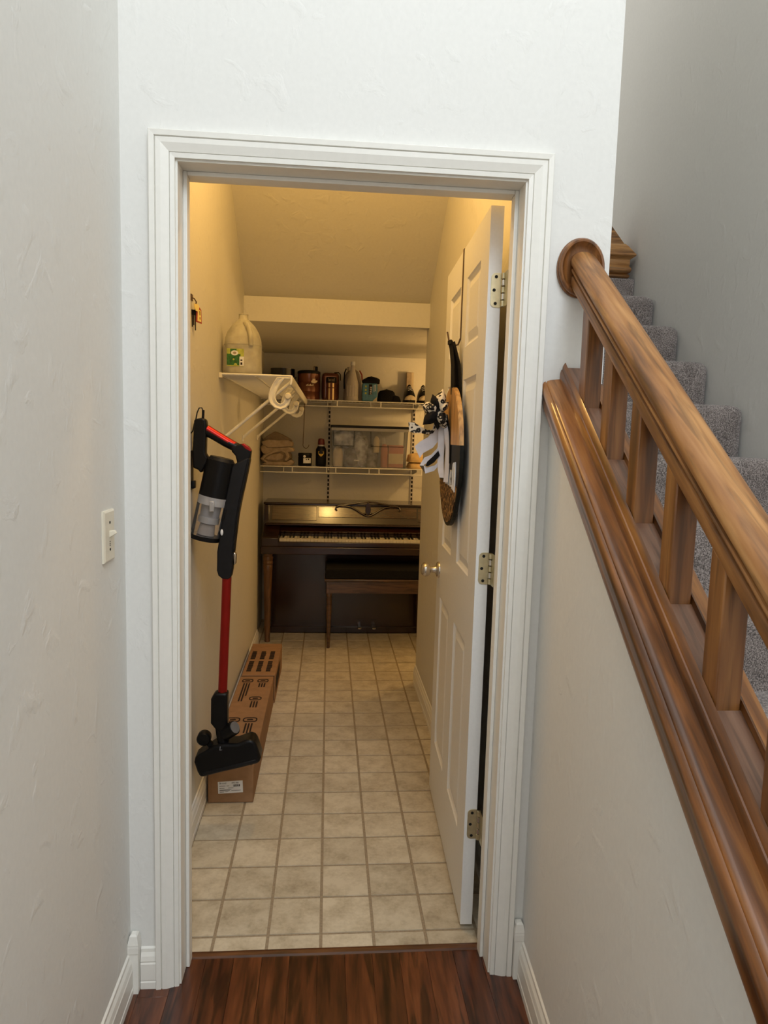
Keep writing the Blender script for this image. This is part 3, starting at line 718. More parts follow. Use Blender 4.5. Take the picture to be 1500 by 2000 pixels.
obj('back_plate', B().box(XLC+.0005, XLC+.0035, VY-.024, VY+.024, za, zb_), M_blk, dk, bevel=.001)
obj('cradle', B().box(XLC+.0035, XLC+.014, VY-.016, VY+.016, za+.004, za+.030), M_blk, dk, bevel=.003)
pc = [V(396.5, 818), V(397.5, 812), V(397, 803), V(394, 796.5), V(389, 797), V(385, 806), V(383, 817), V(379, 829), V(376.5, 842), V(371, 848)]
cdn = obj('charging_cord', B().tube(pc, .0021, 8), M_blk, dk, smooth=True)
obj('plug', B().tube([V(396.2, 819), V(396.8, 810), V(397, 801)], .0045, 10), M_blk, cdn)

# ---- gallon jug on the left shelf
JC = (-.010, 1.345)
jg = thing('plastic_jug', 'empty milky gallon jug with green label on the left wire shelf', 'jug', (JC[0], JC[1], SZ1))
def rsq(hw, z, e=.62, n=28):
    r_ = []
    for i in range(n):
        a = 2*pi*i/n; ca, sa = cos(a), sin(a)
        r_.append((JC[0] + hw*math.copysign(abs(ca)**e, ca), JC[1] + hw*math.copysign(abs(sa)**e, sa), SZ1 + z))
    return r_
prof = [(.066, 0.001), (.074, .004), (.078, .014), (.078, .030), (.0765, .050), (.0765, .105), (.0765, .130), (.0735, .152), (.066, .176), (.055, .196), (.042, .213), (.030, .224), (.0235, .230)]
rings = [rsq(h_, z_, .62 if z_ < .16 else .62 + .38*(z_-.16)/.07) for h_, z_ in prof]
obj('jug_body', B().loft(rings), M_jug, jg, smooth=True)
obj('neck', B().lathe([(.0232, .228), (.0200, .236), (.0195, .250), (.0205, .2505), (.0205, .2535), (.0165, .2545)], (JC[0], JC[1], SZ1), 28), M_jug, jg, smooth=True)
obj('handle', B().tube([(JC[0]+.012, JC[1]-.040, SZ1+.214), (JC[0]+.026, JC[1]-.060, SZ1+.200), (JC[0]+.036, JC[1]-.072, SZ1+.176), (JC[0]+.040, JC[1]-.078, SZ1+.145), (JC[0]+.040, JC[1]-.074, SZ1+.118)], .010, 12), M_jug, jg, smooth=True)
obj('side_panel', B().loft([rsq(.0768, .120), rsq(.0778, .123), rsq(.0768, .126)]), M_jug, jg, smooth=True)
fy = JC[1] - .0785
def lab(name, u0, u1, v0, v1, mat, k, par): return obj(name, B().box(JC[0]+u0, JC[0]+u1, fy-.0006-k*.0003, fy-k*.0003, SZ1+v0, SZ1+v1), mat, par)
lb = lab('label', -.058, .012, .030, .102, M_lime, 0, jg); lb['label'] = 'green printed label'
lab('dark_print', -.058, -.002, .034, .080, M_green, 1, lb); lab('dark_print', -.044, -.018, .080, .101, M_green, 1, lb)
lab('barcode_box', -.006, .012, .032, .070, M_paper, 2, lb); lab('print', -.002, .006, .036, .046, M_ink, 3, lb); lab('print', -.002, .006, .052, .058, M_ink, 3, lb)
def disc(name, cu, cv, ru, rv, mat, k, par):
    P_ = [(JC[0]+cu+ru*cos(2*pi*i/20), SZ1+cv+rv*sin(2*pi*i/20)) for i in range(20)]
    return obj(name, B().prism(P_, lambda u, v, q: (u, q, v), fy-.0006-k*.0003, fy-k*.0003), mat, par)
disc('oval_print', -.026, .084, .015, .0105, M_paper, 3, lb); disc('oval_mark', -.026, .084, .007, .005, M_tan, 4, lb)
disc('apple_print', -.022, .036, .007, .006, M_lime, 3, lb); disc('apple_print', -.052, .092, .006, .007, M_lime, 3, lb); disc('apple_print', -.030, .058, .004, .004, M_lime, 3, lb)

# ================================================================== things on the upper back shelf
TOP = SZ1
def lath(name, prof, x, y, z, mat, par, n=28, **k): return obj(name, B().lathe(prof, (x, y, z), n), mat, par, smooth=True, **k)
S1 = TOP + .0
p = thing('stock_pot', 'dark blue enamel stock pot at the left end of the upper shelf', 'pot', (.022, 3.385, S1))
lath('pot_body', [(.078, 0), (.084, .004), (.086, .02), (.086, .205), (.089, .212), (.089, .217), (.083, .217), (.081, .21), (.08, .01), (.0001, .008)], .022, 3.385, S1, M_navy, p)
for sg in (-1, 1): obj('handle', B().tube([(.022+sg*.080, 3.350, S1+.155), (.022+sg*.094, 3.358, S1+.158), (.022+sg*.097, 3.385, S1+.158), (.022+sg*.094, 3.412, S1+.158), (.022+sg*.080, 3.420, S1+.155)], .004, 8), M_navy, p, smooth=True)
p = thing('lidded_tin', 'large round reddish brown tin with gold emblem on the upper shelf', 'tin', (.209, 3.39, S1))
lath('tin_body', [(.078, 0), (.081, .003), (.081, .056), (.0795, .058), (.0815, .06), (.0815, .125), (.0798, .128), (.0815, .131), (.0815, .188)], .209, 3.39, S1, M_copper, p)
lath('lid', [(.0825, .186), (.0835, .192), (.0825, .204), (.070, .210), (.0001, .214)], .209, 3.39, S1, M_blk, p)
obj('lid_knob', B().box(.240, .272, 3.375, 3.405, S1+.205, S1+.243), M_blk, p, bevel=.006)
obj('knob_face', B().box(.238, .252, 3.3735, 3.3755, S1+.214, S1+.238), M_tan, p)
em = obj('emblem', B().box(.222, .272, 3.3115, 3.3135, S1+.128, S1+.138).box(.236, .258, 3.311, 3.3135, S1+.118, S1+.150).box(.228, .266, 3.3112, 3.3135, S1+.122, S1+.130), M_gold, p, bevel=.002)
b_ = B()
for k in range(9): b_.box(.192 + k*.006, .192 + k*.006 + .0035, 3.3079, 3.3085, S1+.098, S1+.106 + .003*(k % 3))
obj('lettering', b_, M_gold, p)
p = thing('square_tin', 'rounded brown tin with looped wire bail beside the gold canister', 'tin', (.372, 3.435, S1))
obj('tin_body', B().box(.302, .428, 3.395, 3.475, S1+.0005, S1+.205), M_copper, p, bevel=.026, seg=5)
obj('bail', B().tube([(.392, 3.40, S1+.204), (.425, 3.40, S1+.206), (.436, 3.40, S1+.192), (.437, 3.40, S1+.150)], .0035, 8), M_slot, p, smooth=True)
p = thing('gold_canister', 'shiny gold canister with dark printed top band on the upper shelf', 'canister', (.371, 3.315, S1))
lath('canister_body', [(.034, 0), (.036, .003), (.036, .122), (.037, .124)], .371, 3.315, S1, M_copper, p)
for a0 in (-22, 24):  # two bright gold bands painted on as the canister's highlights
    obj('painted_glint', B().loft([[(.371 + .0366*sin(radians(a)), 3.315 - .0366*cos(radians(a)), S1+z) for a in range(a0-11, a0+12, 4)] for z in (.004, .122)], caps=False, closed=False), M_gold, p, smooth=True)
lath('top_band', [(.0375, .124), (.0375, .160), (.034, .165), (.0001, .166)], .371, 3.315, S1, M_slot, p)
obj('wire_clasp', B().tube([(.371 + .0385*sin(a), 3.315 - .0385*cos(a), S1+.088) for a in [radians(q) for q in range(-70, 71, 14)]], .003, 8), M_copper, p, smooth=True)
for k in range(6):
    a = radians(-32 + k*13); x_ = .371 + .0378*sin(a); y_ = 3.315 - .0378*cos(a)
    obj('lettering', B().box(x_-.0014, x_+.0014, y_-.0008, y_+.0008, S1+.133, S1+.150 + (.006 if k in (0, 5) else 0)), M_tan, p)
p = thing('spray_bottle', 'grey white sloped-neck plastic bottle standing before the grey bag', 'bottle', (.522, 3.305, S1))
lath('bottle_body', [(.040, 0), (.0455, .003), (.0465, .016), (.044, .022), (.0435, .026), (.044, .118), (.0405, .134), (.030, .170), (.0195, .210), (.0135, .242), (.0125, .252)], .522, 3.305, S1, M_bottle, p)
lath('cap', [(.0165, .252), (.0175, .256), (.0175, .274), (.014, .279), (.0001, .280)], .522, 3.305, S1, M_paper, p)
for a in range(-50, 51, 25):
    aa = radians(a); obj('rib', B().tube([(.522 + .0442*sin(aa), 3.305 - .0442*cos(aa), S1+.034), (.522 + .0442*sin(aa), 3.305 - .0442*cos(aa), S1+.110)], .0026, 6), M_bottle, p)
def blob(name, label, cat, c, size, mat, seed, top=.75, n=18, m=9, amp=.12, sq_=.7, parent=None):
    rnd = random.Random(seed); rings = []
    ph = [rnd.uniform(0, 6.28) for _ in range(6)]
    for i in range(m+1):
        u = i/m; z = size[2]*u
        s_ = (1 - (1-top)*u**2) * (math.sqrt(max(0, 1-(max(0, u-.72)/.28)**2))*.999 + .001)
        ring = []
        for j in range(n):
            a = 2*pi*j/n; ca, sa = cos(a), sin(a)
            w_ = 1 + amp*(sin(3*a+ph[0]+u*3) * .5 + sin(5*a+ph[1]-u*4)*.3 + sin(2*a+ph[2]+u*6)*.4)
            ring.append((c[0] + size[0]/2*s_*w_*math.copysign(abs(ca)**sq_, ca), c[1] + size[1]/2*s_*w_*math.copysign(abs(sa)**sq_, sa), c[2] + z*(1+amp*.4*sin(a*2+ph[3]))))
        rings.append(ring)
    o = obj(name, B().loft(rings), mat, parent, smooth=True)
    if label: tag(o, label, cat)
    return o
p = thing('jug_bag', 'grey jug with dark handle wrapped in a bag behind the white bottle', 'jug', (.528, 3.445, S1))
blob('bag_body', None, None, (.528, 3.445, S1+.0005), (.140, .11, .245), M_bag, 3, .72, amp=.06, parent=p)
lath('cap', [(.018, .226), (.019, .252), (.0001, .256)], .505, 3.440, S1, M_bottle, p)
obj('handle', B().tube([(.478, 3.392, S1+.236), (.466, 3.388, S1+.205), (.464, 3.386, S1+.15), (.466, 3.39, S1+.09)], .005, 8), M_slot, p, smooth=True)
obj('handle', B().tube([(.575, 3.392, S1+.225), (.592, 3.388, S1+.195), (.596, 3.386, S1+.15)], .005, 8), M_tagred, p, smooth=True)
p = thing('blue_tin', 'teal blue printed tin with white lettering under the black cloth', 'tin', (.648, 3.33, S1))
obj('tin_body', B().box(.593, .703, 3.285, 3.385, S1+.0005, S1+.130), M_blue, p, bevel=.010, seg=3)
obj('print', B().box(.640, .664, 3.2838, 3.2851, S1+.048, S1+.122), M_slot, p)
obj('lettering', text_mesh('FREE', .030, lambda u, v: (.646 + (v)*.65, 3.2832, S1 + .118 - u*.88) if False else (.663 - v*.72, 3.2832, S1 + .050 + u*.92)), M_paper, p)
obj('print', B().box(.676, .679, 3.2838, 3.2851, S1+.070, S1+.118).box(.684, .688, 3.2838, 3.2851, S1+.074, S1+.122), M_paper, p)
obj('corner_print', B().prism([(.668, S1+.003), (.699, S1+.003), (.699, S1+.034)], lambda u, v, q: (u, q, v), 3.2838, 3.2851), M_cream, p)
for zz in (.100, .075, .052): obj('print', B().box(.612, .624, 3.2838, 3.2851, S1+zz, S1+zz+.012), M_lime, p)
blob('black_cloth', 'crumpled black cloth lying on the teal tin', 'cloth', (.662, 3.335, S1+.131), (.125, .09, .048), M_blkcloth, 5, .7, amp=.22)
p = thing('knit_hat', 'black knitted hat lying between the teal tin and the shoes', 'hat', (.78, 3.35, S1))
blob('crown', None, None, (.772, 3.35, S1+.0005), (.130, .13, .094), M_blkcloth, 8, .85, amp=.05, parent=p)
blob('brim', None, None, (.838, 3.335, S1+.0005), (.075, .11, .052), M_blkcloth, 9, .7, amp=.06, parent=p)
def shoe(x0, label):
    t = thing('sneaker', label, 'shoe', (x0, 3.36, S1), 'sneakers on the upper shelf')
    def ring(y, w_, zt, zb=.0, n=14):
        return [(x0 + w_*cos(pi*i/(n-1)), y, S1 + zb + (zt-zb)*sin(pi*i/(n-1))) for i in range(n)]
    obj('upper', B().loft([ring(3.262, .024, .044, .02), ring(3.272, .036, .060, .02), ring(3.30, .041, .088, .02), ring(3.33, .040, .115, .02), ring(3.36, .036, .122, .02), ring(3.42, .034, .112, .02), ring(3.455, .034, .118, .02), ring(3.472, .026, .108, .02)]), M_blk, t, smooth=True)
    def soleq(z): return [(x0 + r_[0]*(1.02 if z < .012 else 1), 3.365 + r_[1], S1 + z) for r_ in [(.043*math.copysign(abs(cos(a))**.8, cos(a)), .112*math.copysign(abs(sin(a))**.8, sin(a))) for a in [2*pi*i/24 for i in range(24)]]]
    obj('sole', B().loft([soleq(.0006), soleq(.020)]), M_slot, t)
    cap_ = [ring(3.254, .026, .048, .018), ring(3.262, .037, .054, .018), ring(3.278, .042, .056, .018)]
    obj('toe_cap', B().loft(cap_), M_cream, t, smooth=True)
    obj('tongue', B().loft([ring(3.335, .018, .124, .09), ring(3.365, .018, .136, .10), ring(3.380, .016, .135, .11)]), M_blkcloth, t, smooth=True)
    for k in range(3): obj('lace', B().tube([(x0-.016, 3.302+k*.014, S1+.088+k*.012), (x0, 3.298+k*.014, S1+.096+k*.012), (x0+.016, 3.302+k*.014, S1+.088+k*.012)], .0028, 6), M_silver, t)
    return t
shoe(.940, 'dark sneaker with cream toe cap, the left of the pair on the upper shelf')
shoe(1.042, 'dark sneaker with cream toe cap, right one cut off by the closet wall')
bx = obj('small_carton', B().box(.932, .984, 3.487, 3.540, S1+.0005, S1+.235), M_tan, bevel=.002); tag(bx, 'narrow tan carton standing behind the left sneaker', 'box')
obj('side_flap', B().box(.968, .9845, 3.4862, 3.4872, S1+.02, S1+.233), M_cream, bx)

# ================================================================== things on the lower back shelf
S2 = SZ2
# folded tan drop cloth: a zigzag of thick cloth layers
fc_ = thing('folded_tarp', 'folded tan canvas drop cloth at the left end of the lower shelf', 'tarp', (.005, 3.36, S2))
def fold(px, y0, y1, mat=M_tan, bev=.007):
    P_ = [at(a_, min(c_, 910.5), 3.27) for a_, c_ in px]
    P_ = [(p_.x, max(p_.z, S2 + .001)) for p_ in P_]
    n_ = len(P_); cx_m = sum(p_[0] for p_ in P_)/n_; cz_m = sum(p_[1] for p_ in P_)/n_
    rings = []
    for yy, k_ in ((y0, .93), (y0+.008, .99), (y0+.05, 1.0), ((y0+y1)/2, .97), (y1, .93)):
        rings.append([(cx_m + (x_-cx_m)*k_ + .004*sin(yy*60+x_*40), yy, max(S2+.001, cz_m + (z_-cz_m)*k_)) for x_, z_ in P_])
    return obj('fold', B().loft(rings), mat, fc_, bevel=bev, seg=3)
fold([(510, 905), (530, 903), (560, 902), (569, 897), (575, 903), (570, 911), (540, 911), (514, 911)], 3.252, 3.48)
fold([(510, 897), (516, 890), (530, 882), (548, 877), (561, 880), (568, 887), (569, 895), (562, 902), (545, 905), (524, 904), (513, 901)], 3.262, 3.48, M_tan2)
fold([(508, 896), (516, 888), (534, 880), (551, 876), (563, 882), (567, 892), (561, 900), (556, 899), (561, 892), (557, 884), (549, 880.5), (535, 884), (519, 891), (513, 897), (524, 902), (545, 903), (552, 902), (545, 906.5), (522, 905.5)], 3.254, 3.47, M_tan, .003)
fold([(517, 895), (530, 888), (546, 885), (554, 889), (552, 896), (541, 899.5), (525, 899)], 3.257, 3.46, M_tan)
fold([(508.5, 875), (512, 869), (517, 869), (521, 874), (540, 875), (566, 873), (573, 875), (575, 881), (566, 884), (545, 880), (530, 883), (519, 888), (511, 883)], 3.256, 3.47)
fold([(511, 862), (524, 858.5), (545, 860), (564, 859.5), (572, 864), (571.5, 872), (556, 873.5), (530, 875), (520, 873), (512, 868)], 3.258, 3.48)
fold([(513, 859), (522, 851), (537, 842), (549, 848), (566, 857), (571, 862), (545, 862), (520, 861)], 3.285, 3.45, M_tan2)
p = thing('lidded_jar', 'short black jar with white label beside the folded tarp', 'jar', (.192, 3.315, S2))
lath('jar_body', [(.046, .0005), (.049, .004), (.049, .062), (.046, .070)], .192, 3.315, S2, M_blk, p)
lath('lid', [(.0475, .070), (.0495, .074), (.0495, .088), (.046, .094), (.0001, .095)], .192, 3.315, S2, M_blk2, p)
obj('label', B().loft([[(.192 + .0495*sin(a), 3.315 - .0495*cos(a), S2+z) for a in [radians(q) for q in range(-12, 62, 9)]] for z in (.022, .058)], caps=False, closed=False), M_paper, p, label='white jar label')
obj('label_print', B().box(.200, .206, 3.2648, 3.2655, S2+.044, S2+.053).box(.214, .223, 3.266, 3.2705, S2+.046, S2+.055), M_slot, p)
lath('dot', [(.0001, 0)], .192, 3.3, S2, M_paper, p) if False else obj('dot', B().sphere((.190, 3.2675, S2+.070), .010, 12, 8, (1, .4, 1)), M_paper, p, smooth=True)
p = thing('spray_can', 'black bottle with dark red cap and yellow emblem on the lower shelf', 'bottle', (.307, 3.315, S2))
lath('can_body', [(.036, .0005), (.038, .003), (.038, .120), (.034, .130), (.026, .142), (.024, .148)], .307, 3.315, S2, M_blk, p)
lath('collar', [(.0255, .146), (.0255, .156)], .307, 3.315, S2, M_silver, p)
lath('cap', [(.0235, .156), (.0245, .160), (.023, .190), (.018, .200), (.0001, .202)], .307, 3.315, S2, M_dkred, p)
em = [(.287, S2+.108), (.327, S2+.108), (.327, S2+.092), (.316, S2+.078), (.307, S2+.071), (.298, S2+.078), (.287, S2+.092)]
obj('emblem', B().prism(em, lambda u, v, q: (u, q + ((u-.307)**2)*10, v), 3.2752, 3.2764), M_yellow, p)
obj('emblem_mark', B().box(.290, .304, 3.2752, 3.276, S2+.092, S2+.105).box(.310, .324, 3.2752, 3.276, S2+.092, S2+.105).box(.3055, .3085, 3.2746, 3.276, S2+.074, S2+.10), M_blk, p)
# clear storage tote
tx0, tx1, ty0, ty1, tz = .382, .930, 3.250, 3.52, S2 + .0005
tt = thing('storage_tote', 'clear plastic storage tote packed with grey items on the lower shelf', 'storage box', (.656, 3.385, S2))
wl = .0025; ht = .282
b = B()
b.box(tx0+.012, tx1-.012, ty0+.006, ty1-.006, tz, tz+wl)
b.hexa([(tx0+.012, ty0+.006, tz), (tx1-.012, ty0+.006, tz), (tx1-.012, ty0+.006+wl, tz), (tx0+.012, ty0+.006+wl, tz), (tx0, ty0, tz+ht), (tx1, ty0, tz+ht), (tx1, ty0+wl, tz+ht), (tx0, ty0+wl, tz+ht)])
b.hexa([(tx0+.012, ty1-.006, tz), (tx1-.012, ty1-.006, tz), (tx1-.012, ty1-.006+wl, tz), (tx0+.012, ty1-.006+wl, tz), (tx0, ty1, tz+ht), (tx1, ty1, tz+ht), (tx1, ty1+wl, tz+ht), (tx0, ty1+wl, tz+ht)])
for xa, xb in ((tx0, tx0+.012), (tx1, tx1-.012)):
    sg = 1 if xa == tx0 else -1
    b.hexa([(xb, ty0+.006, tz), (xb+sg*wl, ty0+.006, tz), (xb+sg*wl, ty1-.006, tz), (xb, ty1-.006, tz), (xa, ty0, tz+ht), (xa+sg*wl, ty0, tz+ht), (xa+sg*wl, ty1, tz+ht), (xa, ty1, tz+ht)])
obj('tub', b, M_tote, tt)
obj('lid', B().box(tx0-.010, tx1+.008, ty0-.008, ty1+.004, tz+ht, tz+ht+.018), M_blk2, tt, bevel=.005)
obj('rim', B().box(tx0-.004, tx1+.003, ty0-.004, ty0, tz+ht-.020, tz+ht), M_grey, tt)
for x0_, x1_ in ((.392, .545), (.660, .905)):
    pp = [(x0_, ty0-.0008, tz+ht-.022), (x0_+.003, ty0+.0005, tz+ht-.128), (x1_-.003, ty0+.0005, tz+ht-.128), (x1_, ty0-.0008, tz+ht-.022)]
    obj('moulded_rib', B().tube(pp, .0022, 6), M_blk2, tt)
# what shows inside: light grey bag, darker grey lumps, pink bottle, cream pack
for (c, s_, m_, sd) in (((.468, 3.36, tz+.150), (.15, .17, .115), M_mottle, 21), ((.590, 3.38, tz+.004), (.13, .20, .25), M_mottle, 22), ((.525, 3.34, tz+.004), (.12, .14, .14), M_mottle2, 26), ((.672, 3.37, tz+.004), (.10, .18, .16), M_mottle2, 23), ((.735, 3.42, tz+.004), (.10, .14, .25), M_grey, 24), ((.430, 3.32, tz+.004), (.07, .12, .145), M_cream, 25), ((.470, 3.40, tz+.004), (.13, .14, .145), M_mottle, 27)):
    blob('packed_item', None, None, c, s_, m_, sd, .85, amp=.10, parent=tt)
obj('white_tube', B().tube([(.545, 3.262, tz+.052), (.580, 3.262, tz+.050)], .005, 8), M_paper, tt, smooth=True)
lath('light_bottle', [(.022, .11), (.022, .20), (.010, .225), (.0001, .228)], .705, 3.29, tz, M_cream, tt)
lath('pink_bottle', [(.026, .004), (.026, .14), (.014, .17), (.0001, .175)], .765, 3.31, tz, M_pink, tt)
obj('packed_carton', B().box(.795, .905, 3.30, 3.42, tz+.004, tz+.165), M_pink, tt, bevel=.003)
obj('carton_panel', B().box(.797, .903, 3.2985, 3.3, tz+.03, tz+.105), M_cream, tt)
for k, (zz, hh) in enumerate(((.0006, .046), (.047, .066))):
    rr_ = blob('cloth_pack', ('lower' if k == 0 else 'upper') + ' soft beige bundle stacked right of the clear tote', 'cloth', (1.005, 3.365, S2+zz), (.125, .2, hh), M_beige, 31+k, .9, amp=.05, sq_=.45)
    rr_['group'] = 'beige bundles on the lower shelf'

# ================================================================== PIANO and bench
PX0, PX1 = -.085, 1.385
pn = thing('upright_piano', 'dark mahogany spinet piano against the closet back wall', 'piano', (.65, 3.2, 0))
YK = 2.935
obj('lower_panel', B().box(PX0+.055, PX1-.055, 3.190, 3.235, .004, .640), M_maho, pn, bevel=.003)
obj('back_frame', B().box(PX0+.06, PX1-.06, 3.24, 3.50, .004, .925), M_maho, pn)
obj('plinth', B().box(PX0+.05, PX1-.05, 3.180, 3.236, .002, .050), M_maho, pn, bevel=.004)
obj('keybed', B().box(PX0, PX1, YK, 3.235, .618, .672), M_maho, pn, bevel=.006, seg=3)
obj('key_slip', B().box(PX0+.03, PX1-.03, YK+.004, YK+.028, .672, .705), M_maho, pn, bevel=.005, seg=3)
kx0 = .038
kw = (1.226)/52
for sg in (0, 1):
    xa, xb = (PX0+.004, kx0-.004) if sg == 0 else (kx0+52*kw+.004, PX1-.004)
    obj('key_block', B().prism([(YK+.002, .672), (YK+.004, .728), (2.97, .745), (3.06, .762), (3.10, .790), (3.235, .800), (3.235, .672)], lambda u, v, q: (q, u, v), xa, xb), M_maho, pn, bevel=.004)
wk = B().box(kx0+.0006, kx0+kw-.0006, 2.966, 3.105, .702, .7215)
w0 = obj('white_key', wk, M_key, pn, bevel=.0012, seg=1)
for k in range(1, 52):
    c = w0.copy(); COL.objects.link(c); c.parent = pn; c.location = (k*kw, 0, 0)
bk = B().hexa([(-.0055, 3.010, .7215), (.0055, 3.010, .7215), (.0055, 3.105, .7215), (-.0055, 3.105, .7215), (-.0042, 3.016, .7335), (.0042, 3.016, .7335), (.0042, 3.105, .7335), (-.0042, 3.105, .7335)])
k0 = None
for k in range(51):
    if (k % 7) in (0, 2, 3, 5, 6):              # lowest key is an A
        if k0 is None:
            k0 = obj('black_key', bk, M_blk, pn); k0.location = (kx0 + (k+1)*kw - .65, -3.2, 0)
            for v_ in k0.data.vertices: v_.co.x += .65; v_.co.y += 3.2
            k0.location = (kx0 + (k+1)*kw - .65, -3.2, 0)
            c = k0
        else:
            c = k0.copy(); COL.objects.link(c); c.parent = pn
        c.location = (kx0 + (k+1)*kw - .65, -3.2, 0)
obj('fallboard', B().prism([(3.105, .7025), (3.100, .742), (3.078, .752), (3.076, .760), (3.098, .764), (3.130, .790), (3.150, .796), (3.150, .7025)], lambda u, v, q: (q, u, v), kx0-.003, kx0+52*kw+.003), M_maho, pn, bevel=.002)
obj('ledge', B().box(PX0+.02, PX1-.02, 3.095, 3.235, .796, .806), M_maho, pn, bevel=.003)
# upper panel: tilted desk with three framed fields
def up(u, v, q): return (u, 3.151 + (v-.806)*.385 + q, v)
obj('upper_panel', B().prism([(PX0+.012, .806), (PX1-.012, .806), (PX1-.012, .928), (PX0+.012, .928)], up, .004, .030), M_maho, pn)
M_panel = wood('panel_walnut', (.035, .015, .007), (.062, .028, .012), (.09, .042, .018), 'x', (0,0,0), .16, .6, 6, .12)
for (xa, xb) in ((PX0+.055, .285), (.296, 1.000), (1.011, PX1-.055)):
    obj('inset_panel', B().prism([(xa, .850 if xa == .296 else .826), (xb, .850 if xa == .296 else .826), (xb, .922), (xa, .922)], up, -.001, .006), M_panel, pn, bevel=.002)
obj('post', B().box(PX0+.004, PX0+.034, 3.160, 3.24, .806, .930), M_maho, pn, bevel=.003); obj('post', B().box(PX1-.034, PX1-.004, 3.160, 3.24, .806, .930), M_maho, pn, bevel=.003)
lid = obj('lid', B().box(PX0-.006, PX1+.006, 3.195, 3.505, .928, .946), M_maho, pn, bevel=.006, seg=3)
# carved scroll of the music rack
scx = .650
def arm(sg):
    pts = [(0.0, .862), (.020, .866), (.050, .882), (.085, .905), (.120, .922), (.160, .930), (.205, .930), (.226, .924), (.232, .908), (.222, .900)]
    return [(scx + sg*a_, 3.186 - max(0, .93-z_)*.30, z_) for a_, z_ in pts]
def armtop(sg):
    pts = [(0, .962), (.05, .958), (.11, .948), (.17, .938), (.215, .932)]
    return [(scx + sg*a_, 3.184, z_) for a_, z_ in pts]
rk = obj('music_rack', B().tube(arm(1), .0065, 8).tube(arm(-1), .0065, 8).tube(armtop(1), .006, 8).tube(armtop(-1), .006, 8), M_maho, pn, smooth=True)
obj('rack_splat', B().prism([(scx-.010, .866), (scx+.010, .866), (scx+.020, .900), (scx+.016, .940), (scx, .966), (scx-.016, .940), (scx-.020, .900)], lambda u, v, q: (u, q, v), 3.170, 3.186), M_maho, rk, bevel=.003)
for sg in (-1, 1): obj('rack_curl', B().tube([(scx+sg*(.020+.012*cos(a)), 3.168, .872+.010*sin(a)) for a in [radians(q) for q in range(0, 300, 30)]], .005, 8), M_maho, rk, smooth=True)
legp = [(.0185, 0), (.020, .004), (.019, .012), (.0175, .015), (.0185, .03), (.030, .50), (.033, .535), (.030, .540), (.034, .546), (.034, .560), (.0305, .565), (.0325, .572), (.035, .590), (.0335, .600), (.028, .603), (.031, .606), (.031, .618)]
for xl_ in (PX0+.048, PX1-.048): obj('leg', B().lathe(legp, (xl_, 2.973, 0.001), 24), M_mahoz, pn, smooth=True)
for xp in (.607, .711):
    pd = obj('pedal', B().prism([(3.100, .052), (3.112, .066), (3.185, .062), (3.185, .050)], lambda u, v, q: (q, u, v), xp-.013, xp+.013), M_steel, pn, bevel=.005)
    obj('pedal_plate', B().box(xp-.022, xp+.022, 3.186, 3.1895, .052, .100), M_maho, pd)
bn = thing('piano_bench', 'dark wooden piano bench pulled up to the piano pedals', 'bench', (.72, 2.86, 0))
bx0, bx1, by0, by1 = .350, 1.060, 2.800, 3.115
obj('seat_top', B().box(bx0, bx1, by0, by1, .462, .480), M_bench, bn, bevel=.006, seg=3)
obj('seat_cushion', B().box(bx0+.004, bx1-.004, by0+.003, by1-.004, .480, .548), M_blkcloth, bn, bevel=.010, seg=3)
for ya in (by0+.012, by1-.030): obj('apron', B().box(bx0+.030, bx1-.030, ya, ya+.018, .382, .462), M_bench, bn, bevel=.002)
for xa in (bx0+.014, bx1-.032): obj('apron', B().box(xa, xa+.018, by0+.030, by1-.030, .382, .462), M_bench, bn, bevel=.002)
for xl_ in (bx0+.033, bx1-.033):
    for yl_ in (by0+.033, by1-.033):
        lg = obj('leg', B().box(xl_-.020, xl_+.020, yl_-.020, yl_+.020, .378, .462), M_bench, bn, bevel=.003)
        obj('turned_shaft', B().lathe([(.010, .001), (.0115, .006), (.0115, .02), (.019, .33), (.0165, .352), (.020, .358), (.020, .366), (.017, .378)], (xl_, yl_, 0), 18), M_bench, lg, smooth=True)

# ================================================================== cardboard boxes
def carton(name, label, x0, x1, y0, y1, z1):
    t = thing(name, label, 'box', ((x0+x1)/2, (y0+y1)/2, 0), 'long cartons along the left closet wall')
    obj('carton_body', B().box(x0, x1, y0, y1, .001, z1), M_card, t, bevel=.003)
    return t
A0, A1, AZ = -.080, .094, .153
t = carton('cardboard_box', 'long cardboard box with white shipping label under the vacuum head', A0, A1, .883, 1.868, AZ)
obj('top_seam', B().box(A0+.004, A1-.004, .884, .895, AZ, AZ+.0012), M_cardi, t)
obj('front_flap', B().box(A0+.012, A1-.004, .8815, .8832, .006, AZ-.006), M_card, t, bevel=.0006)
lb = obj('shipping_label', B().hexa([(-.040, .8805, .040), (.055, .8805, .045), (.055, .8816, .045), (-.040, .8816, .040), (-.042, .8805, .088), (.053, .8805, .093), (.053, .8816, .093), (-.042, .8816, .088)]), M_paper, t, label='white printed shipping label')
def L2(u, v): return (-.041 + u - v*.045, .8800, .040 + v + u*.052)
lt = text_mesh('Brond', .0105, lambda u, v: L2(.007 + u, .038 + v*1.0)); obj('print', lt, M_ink, lb)
obj('print', text_mesh('892188', .0092, lambda u, v: L2(.054 + u*.95, .038 + v)), M_ink, lb)
b = B()
for k in range(12):
    w_ = (.0012, .0022, .0008)[k % 3]; u0 = .060 + k*.0022
    b.add([L2(u0, .025), L2(u0+w_, .025), L2(u0+w_, .034), L2(u0, .034)], [(0, 1, 2, 3)])
